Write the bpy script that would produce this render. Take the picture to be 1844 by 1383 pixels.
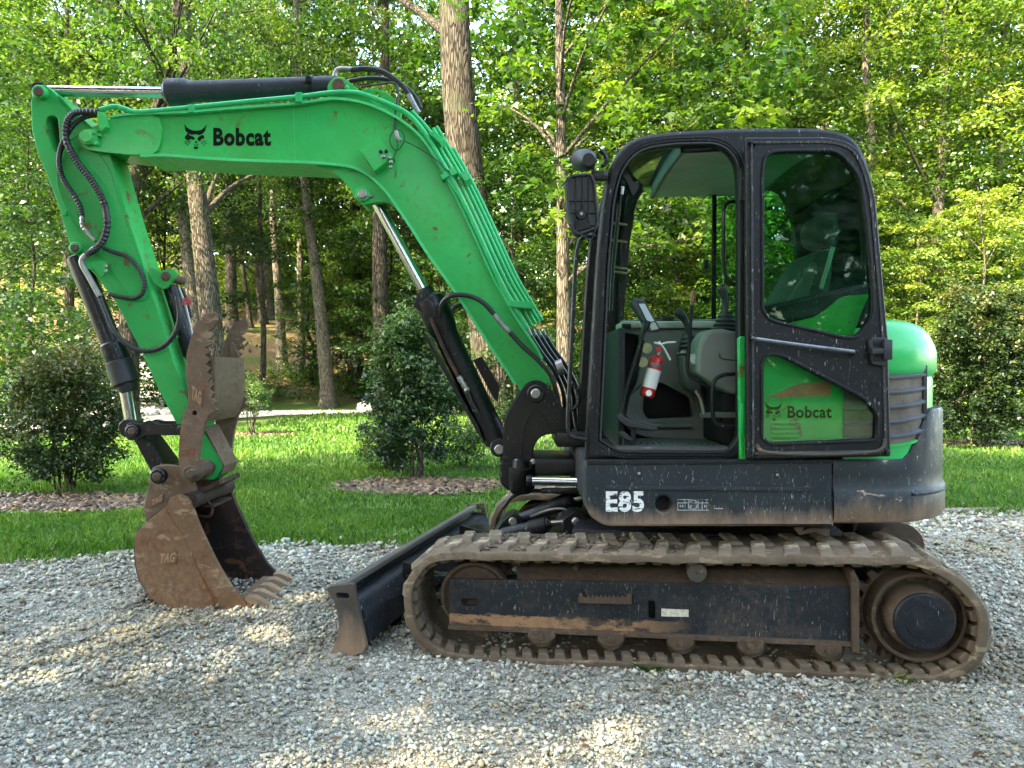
import bpy, bmesh, math, random
import numpy as np
from mathutils import Vector, Matrix, noise as mnoise

random.seed(7); rng = np.random.default_rng(7)
R = math.radians; PI = math.pi
scene = bpy.context.scene
for o in list(bpy.data.objects): bpy.data.objects.remove(o)
COL = scene.collection

# ------------------------------------------------------------------ camera
F, CX, CY, HZ, CAMH = 1330.0, 922.0, 691.5, 670.0, 1.5
PITCH = math.atan((CY - HZ) / F)
cam_d = bpy.data.cameras.new('camera'); cam = bpy.data.objects.new('camera', cam_d); COL.objects.link(cam)
cam_d.sensor_width = 36.0; cam_d.lens = 36.0 * F / 1844.0; cam_d.clip_end = 600; cam_d.clip_start = 0.05
cam.location = (0, 0, CAMH); cam.rotation_euler = (R(90) - PITCH, 0, 0)
scene.camera = cam

# ------------------------------------------------------------------ light
SUN_DIR = Vector((-0.60, -0.62, 0.0)).normalized()      # towards the sun, on the ground
SUN_EL = R(44)
world = bpy.data.worlds.new("World"); scene.world = world; world.use_nodes = True
wn = world.node_tree; wn.nodes.clear()
sky = wn.nodes.new('ShaderNodeTexSky'); sky.sky_type = 'NISHITA'; sky.sun_disc = False
sky.sun_elevation = SUN_EL; sky.sun_rotation = math.atan2(SUN_DIR.x, SUN_DIR.y)
sky.dust_density = 1.5; sky.ozone_density = 1.0
bg = wn.nodes.new('ShaderNodeBackground'); bg.inputs['Strength'].default_value = 0.15
wo = wn.nodes.new('ShaderNodeOutputWorld')
wn.links.new(sky.outputs[0], bg.inputs[0]); wn.links.new(bg.outputs[0], wo.inputs[0])
sun_d = bpy.data.lights.new('sun', 'SUN'); sun = bpy.data.objects.new('sun', sun_d); COL.objects.link(sun)
sun_d.energy = 2.3; sun_d.angle = R(0.53); sun_d.color = (1.0, 0.91, 0.74)
sv = Vector((SUN_DIR.x * math.cos(SUN_EL), SUN_DIR.y * math.cos(SUN_EL), math.sin(SUN_EL)))
sun.rotation_euler = sv.to_track_quat('Z', 'Y').to_euler(); sun.location = sv * 60
scene.view_settings.view_transform = 'Standard'; scene.view_settings.look = 'None'
scene.view_settings.gamma = 1.0; scene.view_settings.use_curve_mapping = False
scene.view_settings.exposure = 3.9
scene.view_settings.use_white_balance = True; scene.view_settings.white_balance_temperature = 8000; scene.view_settings.white_balance_tint = 6
scene.render.engine = 'CYCLES'
cy = scene.cycles
cy.max_bounces = 7; cy.diffuse_bounces = 3; cy.glossy_bounces = 3; cy.transmission_bounces = 4; cy.transparent_max_bounces = 10
cy.sample_clamp_indirect = 6.0; cy.use_denoising = True; cy.caustics_reflective = False; cy.caustics_refractive = False

# ------------------------------------------------------------------ projection: photo pixel -> point of the place
cp, sp = math.cos(PITCH), math.sin(PITCH)
def ray(px, py):
    a = (px - CX) / F; b = (CY - py) / F
    return (a, cp + b * sp, -sp + b * cp)
def W(px, py, Y):
    r = ray(px, py); t = Y / r[1]
    return Vector((r[0] * t, Y, CAMH + r[2] * t))
def UZ(pts, Y):
    out = []
    for p in pts:
        w = W(p[0], p[1], Y)
        out.append((w.x, w.z) + tuple(p[2:]))
    return out
def MPP(Y): return Y / F               # metres per photo pixel at depth Y
TA = R(9.5); TO = (-0.29, 3.80)
TAX = (math.cos(TA), -math.sin(TA)); TAY = (math.sin(TA), math.cos(TA))
def T(px, py, yl=0.0):                 # pixel -> (x, z) in the undercarriage frame on its plane y = yl
    r = ray(px, py)
    t = (yl + TO[0] * TAY[0] + TO[1] * TAY[1]) / (r[0] * TAY[0] + r[1] * TAY[1])
    x, y, z = r[0] * t, r[1] * t, CAMH + r[2] * t
    return ((x - TO[0]) * TAX[0] + (y - TO[1]) * TAX[1], z)
def TZ(pts, yl=0.0): return [T(p[0], p[1], yl) + tuple(p[2:]) for p in pts]
def TW(x, y, z): return Vector((TO[0] + x * TAX[0] + y * TAY[0], TO[1] + x * TAX[1] + y * TAY[1], z))
def ID(x, y, z): return Vector((x, y, z))

# ------------------------------------------------------------------ 2D path helpers
def rnd(pts, r=0.0, n=5):
    """closed polygon with rounded corners; a point may carry its own radius"""
    out = []; m = len(pts)
    for i in range(m):
        p = Vector(pts[i][:2]); a = Vector(pts[i - 1][:2]); b = Vector(pts[(i + 1) % m][:2])
        rr = pts[i][2] if len(pts[i]) > 2 else r
        if rr <= 0: out.append(tuple(p)); continue
        da = (a - p); db = (b - p)
        ra = min(rr, da.length * .48); rb = min(rr, db.length * .48)
        s = p + da.normalized() * ra; e = p + db.normalized() * rb
        for k in range(n + 1):
            t = k / n
            out.append(tuple(s * (1 - t) ** 2 + p * 2 * t * (1 - t) + e * t * t))
    return out
def cr(pts, n=6, closed=False):
    P = [Vector(p) for p in pts]; m = len(P); out = []
    rngi = range(m) if closed else range(m - 1)
    for i in rngi:
        p1 = P[i]; p2 = P[(i + 1) % m]
        p0 = P[i - 1] if (closed or i > 0) else p1 + (p1 - p2)
        p3 = P[(i + 2) % m] if (closed or i + 2 < m) else p2 + (p2 - p1)
        for k in range(n):
            t = k / n
            out.append(0.5 * ((2 * p1) + (p2 - p0) * t + (2 * p0 - 5 * p1 + 4 * p2 - p3) * t * t + (3 * p1 - p0 - 3 * p2 + p3) * t ** 3))
    if not closed: out.append(P[-1])
    return [tuple(v) for v in out]
def circ(cx, cz, r, n=20, a0=0, a1=2 * PI):
    full = abs(a1 - a0 - 2 * PI) < 1e-6
    k = n if full else n + 1
    return [(cx + r * math.cos(a0 + (a1 - a0) * i / n), cz + r * math.sin(a0 + (a1 - a0) * i / n)) for i in range(k)]
def slot(cx, cz, w, h, n=6):
    r = min(w, h) / 2
    return rnd([(cx - w / 2, cz - h / 2), (cx + w / 2, cz - h / 2), (cx + w / 2, cz + h / 2), (cx - w / 2, cz + h / 2)], r, n)

# ------------------------------------------------------------------ mesh builder
class MB:
    def __init__(s): s.v = []; s.f = []
    def add(s, v, f):
        o = len(s.v); s.v.extend(Vector(p) for p in v); s.f.extend(tuple(i + o for i in q) for q in f); return s
    def plate(s, outl, y0, y1, bev=0.0, fr=ID, hole=()):
        cu = bpy.data.curves.new('c', 'CURVE'); cu.dimensions = '2D'; cu.fill_mode = 'BOTH'
        bev = min(bev, abs(y1 - y0) * .45)
        cu.extrude = abs(y1 - y0) / 2 - bev; cu.bevel_depth = bev; cu.bevel_resolution = 1; cu.offset = -bev
        for pts in [outl] + list(hole):
            sp_ = cu.splines.new('POLY'); sp_.points.add(len(pts) - 1); sp_.use_cyclic_u = True
            for i, p in enumerate(pts): sp_.points[i].co = (p[0], p[1], 0, 1)
        ob = bpy.data.objects.new('c', cu); me = bpy.data.meshes.new_from_object(ob)
        ym = (y0 + y1) / 2
        s.add([fr(v.co.x, ym - v.co.z, v.co.y) for v in me.vertices], [tuple(p.vertices) for p in me.polygons])
        bpy.data.objects.remove(ob); bpy.data.curves.remove(cu); bpy.data.meshes.remove(me)
        return s
    def box(s, x0, x1, y0, y1, z0, z1, bev=0.0, fr=ID, seg=2):
        bm = bmesh.new(); bmesh.ops.create_cube(bm, size=1)
        for v in bm.verts:
            v.co = Vector((x0 + (v.co.x + .5) * (x1 - x0), y0 + (v.co.y + .5) * (y1 - y0), z0 + (v.co.z + .5) * (z1 - z0)))
        if bev > 0: bmesh.ops.bevel(bm, geom=bm.edges[:], offset=min(bev, .45 * min(abs(x1 - x0), abs(y1 - y0), abs(z1 - z0))), segments=seg, profile=.5, affect='EDGES')
        bm.verts.index_update()
        s.add([fr(*v.co) for v in bm.verts], [tuple(v.index for v in f.verts) for f in bm.faces]); bm.free()
        return s
    def lathe(s, p0, p1, prof, n=20, ring=False):
        """prof: list of (distance along the axis from p0 as fraction 0..1, radius); closed at the ends"""
        p0 = Vector(p0); p1 = Vector(p1); ax = p1 - p0
        z = ax.normalized(); x = z.orthogonal().normalized(); y = z.cross(x)
        V = []; Fc = []
        for t, r in prof:
            c = p0 + ax * t
            for i in range(n):
                a = 2 * PI * i / n; V.append(c + (x * math.cos(a) + y * math.sin(a)) * r)
        m = len(prof)
        for j in range(m - 1):
            for i in range(n):
                k = (i + 1) % n
                Fc.append((j * n + i, j * n + k, (j + 1) * n + k, (j + 1) * n + i))
        if ring:
            for i in range(n): k = (i + 1) % n; Fc.append(((m - 1) * n + i, (m - 1) * n + k, k, i))
        else: Fc.append(tuple(reversed(range(n)))); Fc.append(tuple(range((m - 1) * n, m * n)))
        return s.add(V, Fc)
    def cyl(s, p0, p1, r, n=20, bev=0.0):
        L = (Vector(p1) - Vector(p0)).length; b = min(bev, L * .3, r * .5) ; t = b / L if L else 0
        pr = [(0, r - b), (t, r), (1 - t, r), (1, r - b)] if b > 0 else [(0, r), (1, r)]
        return s.lathe(p0, p1, pr, n)
    def tube(s, path, r, n=10, rib=0.0, per=0.02, cap=True):
        P = [Vector(p) for p in path]; V = []; Fc = []
        L = 0; t0 = (P[1] - P[0]).normalized(); x = t0.orthogonal().normalized()
        for i, p in enumerate(P):
            t = (P[min(i + 1, len(P) - 1)] - P[max(i - 1, 0)]).normalized()
            x = (x - t * x.dot(t)).normalized(); y = t.cross(x)
            if i: L += (p - P[i - 1]).length
            rr = r[i] if isinstance(r, (list, tuple)) else r
            if rib: rr = rr * (1 + rib * (1 if i % 2 else -1))
            for k in range(n):
                a = 2 * PI * k / n; V.append(p + (x * math.cos(a) + y * math.sin(a)) * rr)
        for j in range(len(P) - 1):
            for k in range(n):
                q = (k + 1) % n; Fc.append((j * n + k, j * n + q, (j + 1) * n + q, (j + 1) * n + k))
        if cap: Fc.append(tuple(reversed(range(n)))); Fc.append(tuple(range((len(P) - 1) * n, len(P) * n)))
        return s.add(V, Fc)
    def ribbon(s, path, y0, y1, th, fr=ID, bev=0):
        """strip following a 2D path, thickness th towards the left of travel"""
        P = [Vector(p[:2]) for p in path]; a = []; b = []
        for i, p in enumerate(P):
            t = (P[min(i + 1, len(P) - 1)] - P[max(i - 1, 0)]).normalized(); nrm = Vector((-t.y, t.x))
            a.append(tuple(p)); b.append(tuple(p + nrm * th))
        V = []; Fc = []
        for i in range(len(P)):
            V += [fr(a[i][0], y0, a[i][1]), fr(a[i][0], y1, a[i][1]), fr(b[i][0], y1, b[i][1]), fr(b[i][0], y0, b[i][1])]
        for i in range(len(P) - 1):
            o = i * 4
            for k in range(4): Fc.append((o + k, o + (k + 1) % 4, o + 4 + (k + 1) % 4, o + 4 + k))
        Fc.append((3, 2, 1, 0)); o = (len(P) - 1) * 4; Fc.append((o, o + 1, o + 2, o + 3))
        return s.add(V, Fc)
    def hexa(s, c):
        """8 corners: bottom 4 (ccw) then top 4"""
        return s.add(c, [(3, 2, 1, 0), (4, 5, 6, 7), (0, 1, 5, 4), (1, 2, 6, 5), (2, 3, 7, 6), (3, 0, 4, 7)])
    def text(s, body, u0, z0, u1, z1, y, fr=ID, offset=0.0, extr=0.0008, shear=0.0):
        cu = bpy.data.curves.new('t', 'FONT'); cu.body = body; cu.offset = offset; cu.extrude = 0; cu.resolution_u = 3; cu.space_character = 1.0 + offset * 2.2; cu.shear = shear
        ob = bpy.data.objects.new('t', cu); me = bpy.data.meshes.new_from_object(ob)
        xs = [v.co.x for v in me.vertices]; ys = [v.co.y for v in me.vertices]
        x0, x1_, y0, y1_ = min(xs), max(xs), min(ys), max(ys)
        def mp(x, yy):
            return (u0 + (x - x0) / (x1_ - x0) * (u1 - u0), z0 + (yy - y0) / (y1_ - y0) * (z1 - z0))
        s.add([fr(mp(v.co.x, v.co.y)[0], y, mp(v.co.x, v.co.y)[1]) for v in me.vertices], [tuple(p.vertices) for p in me.polygons])
        bpy.data.objects.remove(ob); bpy.data.curves.remove(cu); bpy.data.meshes.remove(me)
        return s
    def mesh(s, name, off=(0, 0, 0), smooth=True, ang=35):
        me = bpy.data.meshes.new(name); off = Vector(off)
        me.from_pydata([tuple(v - off) for v in s.v], [], s.f); me.update()
        bm = bmesh.new(); bm.from_mesh(me); bmesh.ops.recalc_face_normals(bm, faces=bm.faces[:]); bm.to_mesh(me); bm.free()
        if smooth:
            me.polygons.foreach_set('use_smooth', [True] * len(me.polygons)); me.set_sharp_from_angle(angle=R(ang))
        return me

def tag(o, label=None, cat=None, group=None, kind=None):
    if label: o['label'] = label
    if cat: o['category'] = cat
    if group: o['group'] = group
    if kind: o['kind'] = kind
    return o
def empty(name, loc, label=None, cat=None, group=None):
    o = bpy.data.objects.new(name, None); COL.objects.link(o); o.location = loc; o.empty_display_size = .1
    return tag(o, label, cat, group)
def link(name, me, mat, parent=None):
    o = bpy.data.objects.new(name, me); COL.objects.link(o)
    if mat is not None and not me.materials: me.materials.append(mat)
    if parent is not None: o.parent = parent
    return o

# ------------------------------------------------------------------ materials
def new_mat(name):
    m = bpy.data.materials.new(name); m.use_nodes = True; nt = m.node_tree; nt.nodes.clear()
    out = nt.nodes.new('ShaderNodeOutputMaterial'); b = nt.nodes.new('ShaderNodeBsdfPrincipled')
    nt.links.new(b.outputs[0], out.inputs[0]); return m, nt, b, out
def N(nt, t, **k):
    n = nt.nodes.new(t)
    for a, v in k.items():
        if a.startswith('i_'): n.inputs[a[2:].replace('_', ' ')].default_value = v
        else: setattr(n, a, v)
    return n
def ramp(nt, src, stops, interp='LINEAR'):
    r = nt.nodes.new('ShaderNodeValToRGB'); r.color_ramp.interpolation = interp
    els = r.color_ramp.elements
    while len(els) < len(stops): els.new(0.5)
    for e, (p, c) in zip(els, stops):
        e.position = p; e.color = c if len(c) == 4 else tuple(c) + (1,)
    nt.links.new(src, r.inputs[0]); return r.outputs[0]
def g3(v): return (v, v, v, 1)
def coords(nt, scale=(1, 1, 1), obj=True):
    tc = nt.nodes.new('ShaderNodeTexCoord'); mp = nt.nodes.new('ShaderNodeMapping')
    nt.links.new(tc.outputs['Object'], mp.inputs[0]); mp.inputs['Scale'].default_value = scale
    return mp.outputs[0]
def noise(nt, vec, scale, detail=4, rough=.55, dist=0.0):
    n = N(nt, 'ShaderNodeTexNoise'); n.inputs['Scale'].default_value = scale; n.inputs['Detail'].default_value = detail
    n.inputs['Roughness'].default_value = rough; n.inputs['Distortion'].default_value = dist
    nt.links.new(vec, n.inputs['Vector']); return n.outputs['Fac']
def mix(nt, fac, a, b, mode='MIX'):
    m = nt.nodes.new('ShaderNodeMix'); m.data_type = 'RGBA'; m.blend_type = mode
    if isinstance(fac, (int, float)): m.inputs[0].default_value = fac
    else: nt.links.new(fac, m.inputs[0])
    for i, x in ((6, a), (7, b)):
        if isinstance(x, tuple): m.inputs[i].default_value = x if len(x) == 4 else x + (1,)
        else: nt.links.new(x, m.inputs[i])
    return m.outputs[2]
def math_(nt, op, a, b=None, c=None, clamp=False):
    m = nt.nodes.new('ShaderNodeMath'); m.operation = op; m.use_clamp = clamp
    for i, x in enumerate((a, b, c)):
        if x is None: continue
        if isinstance(x, (int, float)): m.inputs[i].default_value = x
        else: nt.links.new(x, m.inputs[i])
    return m.outputs[0]
def bump(nt, b, h, strength=.3, dist=.01):
    n = nt.nodes.new('ShaderNodeBump'); n.inputs['Strength'].default_value = strength; n.inputs['Distance'].default_value = dist
    nt.links.new(h, n.inputs['Height']); nt.links.new(n.outputs[0], b.inputs['Normal'])

def painted(name, base, rough=.38, dirt=(.16, .10, .06), dirt_amt=.35, scratch=0.0, scratch_col=(.45, .46, .45), var=.12, zdirt=None, coat=0.0, rust=0.0, wear=0.0, wearcol=(.32, .16, .08), bmp=.02, spec=.24, band=None, fade=None):
    """painted steel: colour drift, dust, fine scratches, optional mud band (zdirt = (z_low, z_high) in object space)"""
    m, nt, b, out = new_mat(name)
    v = coords(nt); n1 = noise(nt, v, 3.0, 5); n2 = noise(nt, v, 26.0, 5, .65)
    lo = tuple(c * (1 - var) for c in base); hi = tuple(min(1, c * (1 + var)) for c in base)
    col = ramp(nt, n1, [(.3, lo), (.7, hi)])
    if wear:
        nw = noise(nt, coords(nt, (1, 1, 2.6)), 5.0, 8, .68, .4)
        wm = ramp(nt, nw, [(.5 + .16 * (1 - wear), g3(0)), (.54 + .16 * (1 - wear), g3(1))])
        if band:      # (centre z at x = 0, slope, half height, x limit): scraped strip
            sb = N(nt, 'ShaderNodeSeparateXYZ'); tcb = nt.nodes.new('ShaderNodeTexCoord'); nt.links.new(tcb.outputs['Object'], sb.inputs[0])
            dz = math_(nt, 'ABSOLUTE', math_(nt, 'SUBTRACT', math_(nt, 'SUBTRACT', sb.outputs['Z'], math_(nt, 'MULTIPLY', sb.outputs['X'], band[1])), band[0]))
            dz = math_(nt, 'ADD', dz, math_(nt, 'MULTIPLY', math_(nt, 'SUBTRACT', noise(nt, coords(nt, (3, 3, 14)), 6, 6, .7), .5), band[2] * 2.4))
            bmk = ramp(nt, math_(nt, 'DIVIDE', dz, band[2] * 2), [(.40, g3(1)), (.55, g3(0))])
            xm = N(nt, 'ShaderNodeMapRange'); xm.inputs['From Min'].default_value = band[3] - .1; xm.inputs['From Max'].default_value = band[3] + .25; xm.inputs['To Min'].default_value = 1; xm.inputs['To Max'].default_value = 0
            nt.links.new(sb.outputs['X'], xm.inputs['Value'])
            wm = math_(nt, 'MULTIPLY', math_(nt, 'MULTIPLY', bmk, xm.outputs[0]), ramp(nt, nw, [(.45, g3(.12)), (.53, g3(1))]))
        col = mix(nt, wm, col, wearcol)
    if fade: col = mix(nt, ramp(nt, noise(nt, v, 1.6, 5, .6, .5), [(.42, g3(0)), (.68, g3(.8))]), col, fade)
    dm = ramp(nt, math_(nt, 'MULTIPLY', n1, n2), [(.22, g3(0)), (.48, g3(dirt_amt))])
    col = mix(nt, dm, col, dirt)
    if rust:
        nr = noise(nt, v, 7.0, 8, .7, .8)
        col = mix(nt, ramp(nt, nr, [(.60 - rust * .1, g3(0)), (.66 - rust * .08, g3(.9))]), col, mix(nt, n2, (.20, .07, .025), (.06, .03, .02)))
    if scratch:
        for rot, sc in ((0.5, (150, 90, 22)), (1.35, (130, 90, 26)), (-.8, (140, 90, 20)), (2.3, (170, 90, 30))):
            mp = N(nt, 'ShaderNodeMapping'); tc = nt.nodes.new('ShaderNodeTexCoord'); nt.links.new(tc.outputs['Object'], mp.inputs[0])
            mp.inputs['Rotation'].default_value = (0, rot, 0); mp.inputs['Scale'].default_value = sc; mp.inputs['Location'].default_value = (rot * 9, 0, rot * 5)
            sn = noise(nt, mp.outputs[0], 1.0, 1, .5, .9)
            area = ramp(nt, noise(nt, v, 3.2 + rot, 5, .65), [(.46, g3(0)), (.62, g3(1))])
            th = .755 - scratch * .045
            sm = math_(nt, 'MULTIPLY', ramp(nt, sn, [(th, g3(0)), (th + .03, g3(.7))]), area)
            col = mix(nt, sm, col, scratch_col)
    if zdirt:
        sep = N(nt, 'ShaderNodeSeparateXYZ'); tc = nt.nodes.new('ShaderNodeTexCoord'); nt.links.new(tc.outputs['Object'], sep.inputs[0])
        zz = math_(nt, 'ADD', sep.outputs['Z'], math_(nt, 'MULTIPLY', math_(nt, 'SUBTRACT', noise(nt, coords(nt, (1, 1, .35)), 9, 6, .7), .5), (zdirt[1] - zdirt[0]) * 2.2))
        mr = N(nt, 'ShaderNodeMapRange'); mr.inputs['From Min'].default_value = zdirt[0]; mr.inputs['From Max'].default_value = zdirt[1]
        mr.inputs['To Min'].default_value = .92; mr.inputs['To Max'].default_value = 0; nt.links.new(zz, mr.inputs['Value'])
        col = mix(nt, mr.outputs[0], col, mix(nt, n2, (.17, .115, .075), (.26, .17, .11)))
    nt.links.new(col, b.inputs['Base Color'])
    nt.links.new(ramp(nt, n2, [(.3, g3(max(.05, rough - .08))), (.75, g3(min(1, rough + .22)))]), b.inputs['Roughness'])
    b.inputs['Specular IOR Level'].default_value = spec
    if coat: b.inputs['Coat Weight'].default_value = coat; b.inputs['Coat Roughness'].default_value = .12
    bump(nt, b, mix(nt, .3, n1, n2), bmp * 5, .004)
    return m
def simple(name, col, rough=.5, metal=0.0, var=.15, sc=20, bmp=0.0, spec=.4):
    m, nt, b, out = new_mat(name)
    n = noise(nt, coords(nt), sc, 5, .6)
    nt.links.new(ramp(nt, n, [(.3, tuple(c * (1 - var) for c in col)), (.7, tuple(min(1, c * (1 + var)) for c in col))]), b.inputs['Base Color'])
    b.inputs['Roughness'].default_value = rough; b.inputs['Metallic'].default_value = metal; b.inputs['Specular IOR Level'].default_value = spec
    if bmp: bump(nt, b, n, bmp, .004)
    return m
def glass(name, tint, gloss=.08):
    m, nt, b, out = new_mat(name); nt.nodes.remove(b)
    tr = N(nt, 'ShaderNodeBsdfTransparent'); tr.inputs[0].default_value = tint + (1,)
    gl = N(nt, 'ShaderNodeBsdfGlossy'); gl.inputs['Roughness'].default_value = .02
    fr = N(nt, 'ShaderNodeFresnel'); fr.inputs[0].default_value = 1.2
    mx = N(nt, 'ShaderNodeMixShader'); dn = N(nt, 'ShaderNodeBsdfDiffuse'); dn.inputs[0].default_value = (.4, .42, .4, 1)
    nt.links.new(math_(nt, 'ADD', fr.outputs[0], gloss * .1), mx.inputs[0]); nt.links.new(tr.outputs[0], mx.inputs[1]); nt.links.new(gl.outputs[0], mx.inputs[2])
    m2 = N(nt, 'ShaderNodeMixShader')
    nt.links.new(ramp(nt, noise(nt, coords(nt, (1, 1, 3)), 6, 8, .7), [(.45, g3(.0)), (.85, g3(.05))]), m2.inputs[0])
    nt.links.new(mx.outputs[0], m2.inputs[1]); nt.links.new(dn.outputs[0], m2.inputs[2]); nt.links.new(m2.outputs[0], out.inputs[0])
    return m
# ------------------------------------------------------------------ numpy mesh helper
def np_mesh(name, V, Fq, attrs=None, smooth=False):
    """V (n,3), Fq (m,k) all faces with k corners"""
    me = bpy.data.meshes.new(name); V = np.asarray(V, dtype=np.float32); Fq = np.asarray(Fq, dtype=np.int32)
    me.vertices.add(len(V)); me.vertices.foreach_set('co', V.ravel())
    m, k = Fq.shape
    me.loops.add(m * k); me.loops.foreach_set('vertex_index', Fq.ravel())
    me.polygons.add(m); me.polygons.foreach_set('loop_start', np.arange(0, m * k, k, dtype=np.int32))
    me.update(calc_edges=True)
    if attrs:
        for an, arr in attrs.items():
            a = me.attributes.new(an, 'FLOAT', 'POINT'); a.data.foreach_set('value', np.asarray(arr, dtype=np.float32))
    if smooth: me.polygons.foreach_set('use_smooth', [True] * m)
    return me
def unit(a): return a / np.maximum(np.linalg.norm(a, axis=-1, keepdims=True), 1e-9)
def leaf_arrays(C, Nn, size, tone, aspect=.62, lobes=1, fold=.12):
    n = len(C); rv = rng.normal(size=(n, 3)); d = unit(np.cross(Nn, rv)); s = np.cross(Nn, d)
    Vs = []; Fs = []; To = []; base = 0
    angs = [0.0] if lobes == 1 else [-1.0, 0.0, 1.0]
    for a in angs:
        dd = d * math.cos(a) + s * math.sin(a); ss = -d * math.sin(a) + s * math.cos(a)
        L = size[:, None] * (1.0 if a == 0 else .72); w = L * aspect * (.5 if lobes == 1 else .34)
        root = C - d * size[:, None] * .5
        v0 = root; v2 = root + dd * L; mid = root + dd * L * .5
        v1 = mid + ss * w + Nn * L * fold; v3 = mid - ss * w + Nn * L * fold
        Vs.append(np.stack([v0, v1, v2, v3], 1).reshape(-1, 3)); To.append(np.repeat(tone, 4))
        Fs.append(np.arange(n * 4).reshape(-1, 4) + base); base += n * 4
    return np.concatenate(Vs), np.concatenate(Fs), np.concatenate(To)
def clump_leaves(cent, rad, per, flat, size, tone_c, tilt=.55, up=(0, 0, 1)):
    k = len(cent); n = k * per
    u = unit(rng.normal(size=(n, 3))) * (rng.random((n, 1)) ** .45)
    rr = np.repeat(rad, per)[:, None]; c = np.repeat(cent, per, 0)
    P = c + u * rr * np.array([1, 1, flat]); P[:, 2] -= (u[:, 0] ** 2 + u[:, 1] ** 2) * rr[:, 0] * .25
    Nn = unit(np.array(up) + rng.normal(size=(n, 3)) * tilt + u * .35)
    sz = size * (.6 + .7 * rng.random(n)); tn = np.clip(np.repeat(tone_c, per) + rng.normal(size=n) * .12, 0, 1)
    return P, Nn, sz, tn

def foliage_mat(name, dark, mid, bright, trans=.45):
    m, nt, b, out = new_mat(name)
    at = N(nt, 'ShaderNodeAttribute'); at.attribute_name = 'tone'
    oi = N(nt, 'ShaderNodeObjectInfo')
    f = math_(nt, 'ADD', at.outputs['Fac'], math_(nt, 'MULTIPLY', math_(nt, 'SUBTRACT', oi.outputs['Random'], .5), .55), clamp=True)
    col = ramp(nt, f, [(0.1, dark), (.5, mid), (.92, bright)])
    nt.links.new(col, b.inputs['Base Color']); b.inputs['Roughness'].default_value = .42; b.inputs['Specular IOR Level'].default_value = .45
    tl = N(nt, 'ShaderNodeBsdfTranslucent')
    nt.links.new(mix(nt, 1.0, col, (1.12, 1.28, .42), 'MULTIPLY'), tl.inputs[0])
    mx = N(nt, 'ShaderNodeMixShader'); mx.inputs[0].default_value = trans
    nt.links.new(b.outputs[0], mx.inputs[1]); nt.links.new(tl.outputs[0], mx.inputs[2]); nt.links.new(mx.outputs[0], out.inputs[0])
    return m
LEAF_OAK = foliage_mat('leaf_oak', (.020, .056, .012), (.052, .115, .026), (.125, .185, .040), .48)
LEAF_YEL = foliage_mat('leaf_yellow', (.034, .080, .016), (.095, .165, .034), (.215, .255, .060), .48)
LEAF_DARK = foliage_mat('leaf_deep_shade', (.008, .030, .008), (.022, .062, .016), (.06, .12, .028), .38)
LEAF_BUSH = foliage_mat('leaf_bush', (.008, .026, .009), (.024, .064, .019), (.10, .17, .05), .28)
LEAF_BUSHR = foliage_mat('leaf_bush_red', (.014, .034, .009), (.045, .078, .018), (.185, .130, .045), .30)
LEAF_COVER = foliage_mat('leaf_cover', (.020, .055, .014), (.055, .120, .028), (.13, .18, .04), .4)

def bark_mat(name, a, b_, sc=1.0):
    m, nt, b, out = new_mat(name)
    v = coords(nt, (sc, sc, sc * .11)); n1 = noise(nt, v, 20, 8, .68, .5)
    vo = N(nt, 'ShaderNodeTexVoronoi', feature='DISTANCE_TO_EDGE'); vo.inputs['Scale'].default_value = 27
    nt.links.new(v, vo.inputs['Vector'])
    cr_ = ramp(nt, vo.outputs['Distance'], [(.0, g3(0)), (.16, g3(1))])
    h = math_(nt, 'MULTIPLY', cr_, n1)
    col = ramp(nt, h, [(.08, tuple(c * .28 for c in a)), (.42, a), (.72, b_)])
    moss = ramp(nt, noise(nt, coords(nt), 1.3, 5), [(.50, g3(0)), (.72, g3(.4))])
    col = mix(nt, moss, col, (.075, .085, .05))
    nt.links.new(col, b.inputs['Base Color']); b.inputs['Roughness'].default_value = .95; b.inputs['Specular IOR Level'].default_value = .15
    bump(nt, b, h, .9, .05); return m
BARK = bark_mat('bark_oak', (.105, .088, .068), (.25, .22, .18))
BARK_PALE = bark_mat('bark_pale', (.20, .175, .135), (.38, .34, .27), 1.4)
BARK_OLD = bark_mat('bark_furrowed', (.058, .049, .038), (.16, .14, .115), .7)
BARK_DARK = bark_mat('bark_dark', (.05, .041, .032), (.13, .11, .088))

# ------------------------------------------------------------------ terrain
def H(x, y):
    s = np.maximum(0.0, y - 29.0); z = .215 * s * (1 - np.exp(-s / 3.0))
    z = np.minimum(z, 9 + .03 * s)
    sl = np.maximum(0.0, -x - 12.5) * np.clip((y - 15) / 9, 0, 1) * .16
    return z + np.minimum(sl, 5) + .018 * np.clip(x + .3, 0, 6) - .022 * np.exp(-((x - .9) / 2.2) ** 2 - ((y - 4.8) / 1.9) ** 2) + .10 * np.sin(x * .31 + y * .17) * np.clip((y - 12) / 20, 0, 1)
xs = np.concatenate([np.linspace(-110, -22, 30), np.linspace(-20, 20, 110), np.linspace(22, 110, 30)])
ys = np.concatenate([np.linspace(-60, 2, 14), np.linspace(2.4, 45, 110), np.linspace(48, 190, 28)])
gx, gy = np.meshgrid(xs, ys); gz = H(gx, gy)
nx, ny = len(xs), len(ys); ii = np.arange(nx * ny).reshape(ny, nx)
Fq = np.stack([ii[:-1, :-1], ii[:-1, 1:], ii[1:, 1:], ii[1:, :-1]], -1).reshape(-1, 4)
me = np_mesh('ground', np.stack([gx, gy, gz], -1).reshape(-1, 3), Fq, smooth=True)
m, nt, b, out = new_mat('lawn_soil')
tcg = N(nt, 'ShaderNodeNewGeometry'); sep = N(nt, 'ShaderNodeSeparateXYZ'); nt.links.new(tcg.outputs['Position'], sep.inputs[0])
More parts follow.
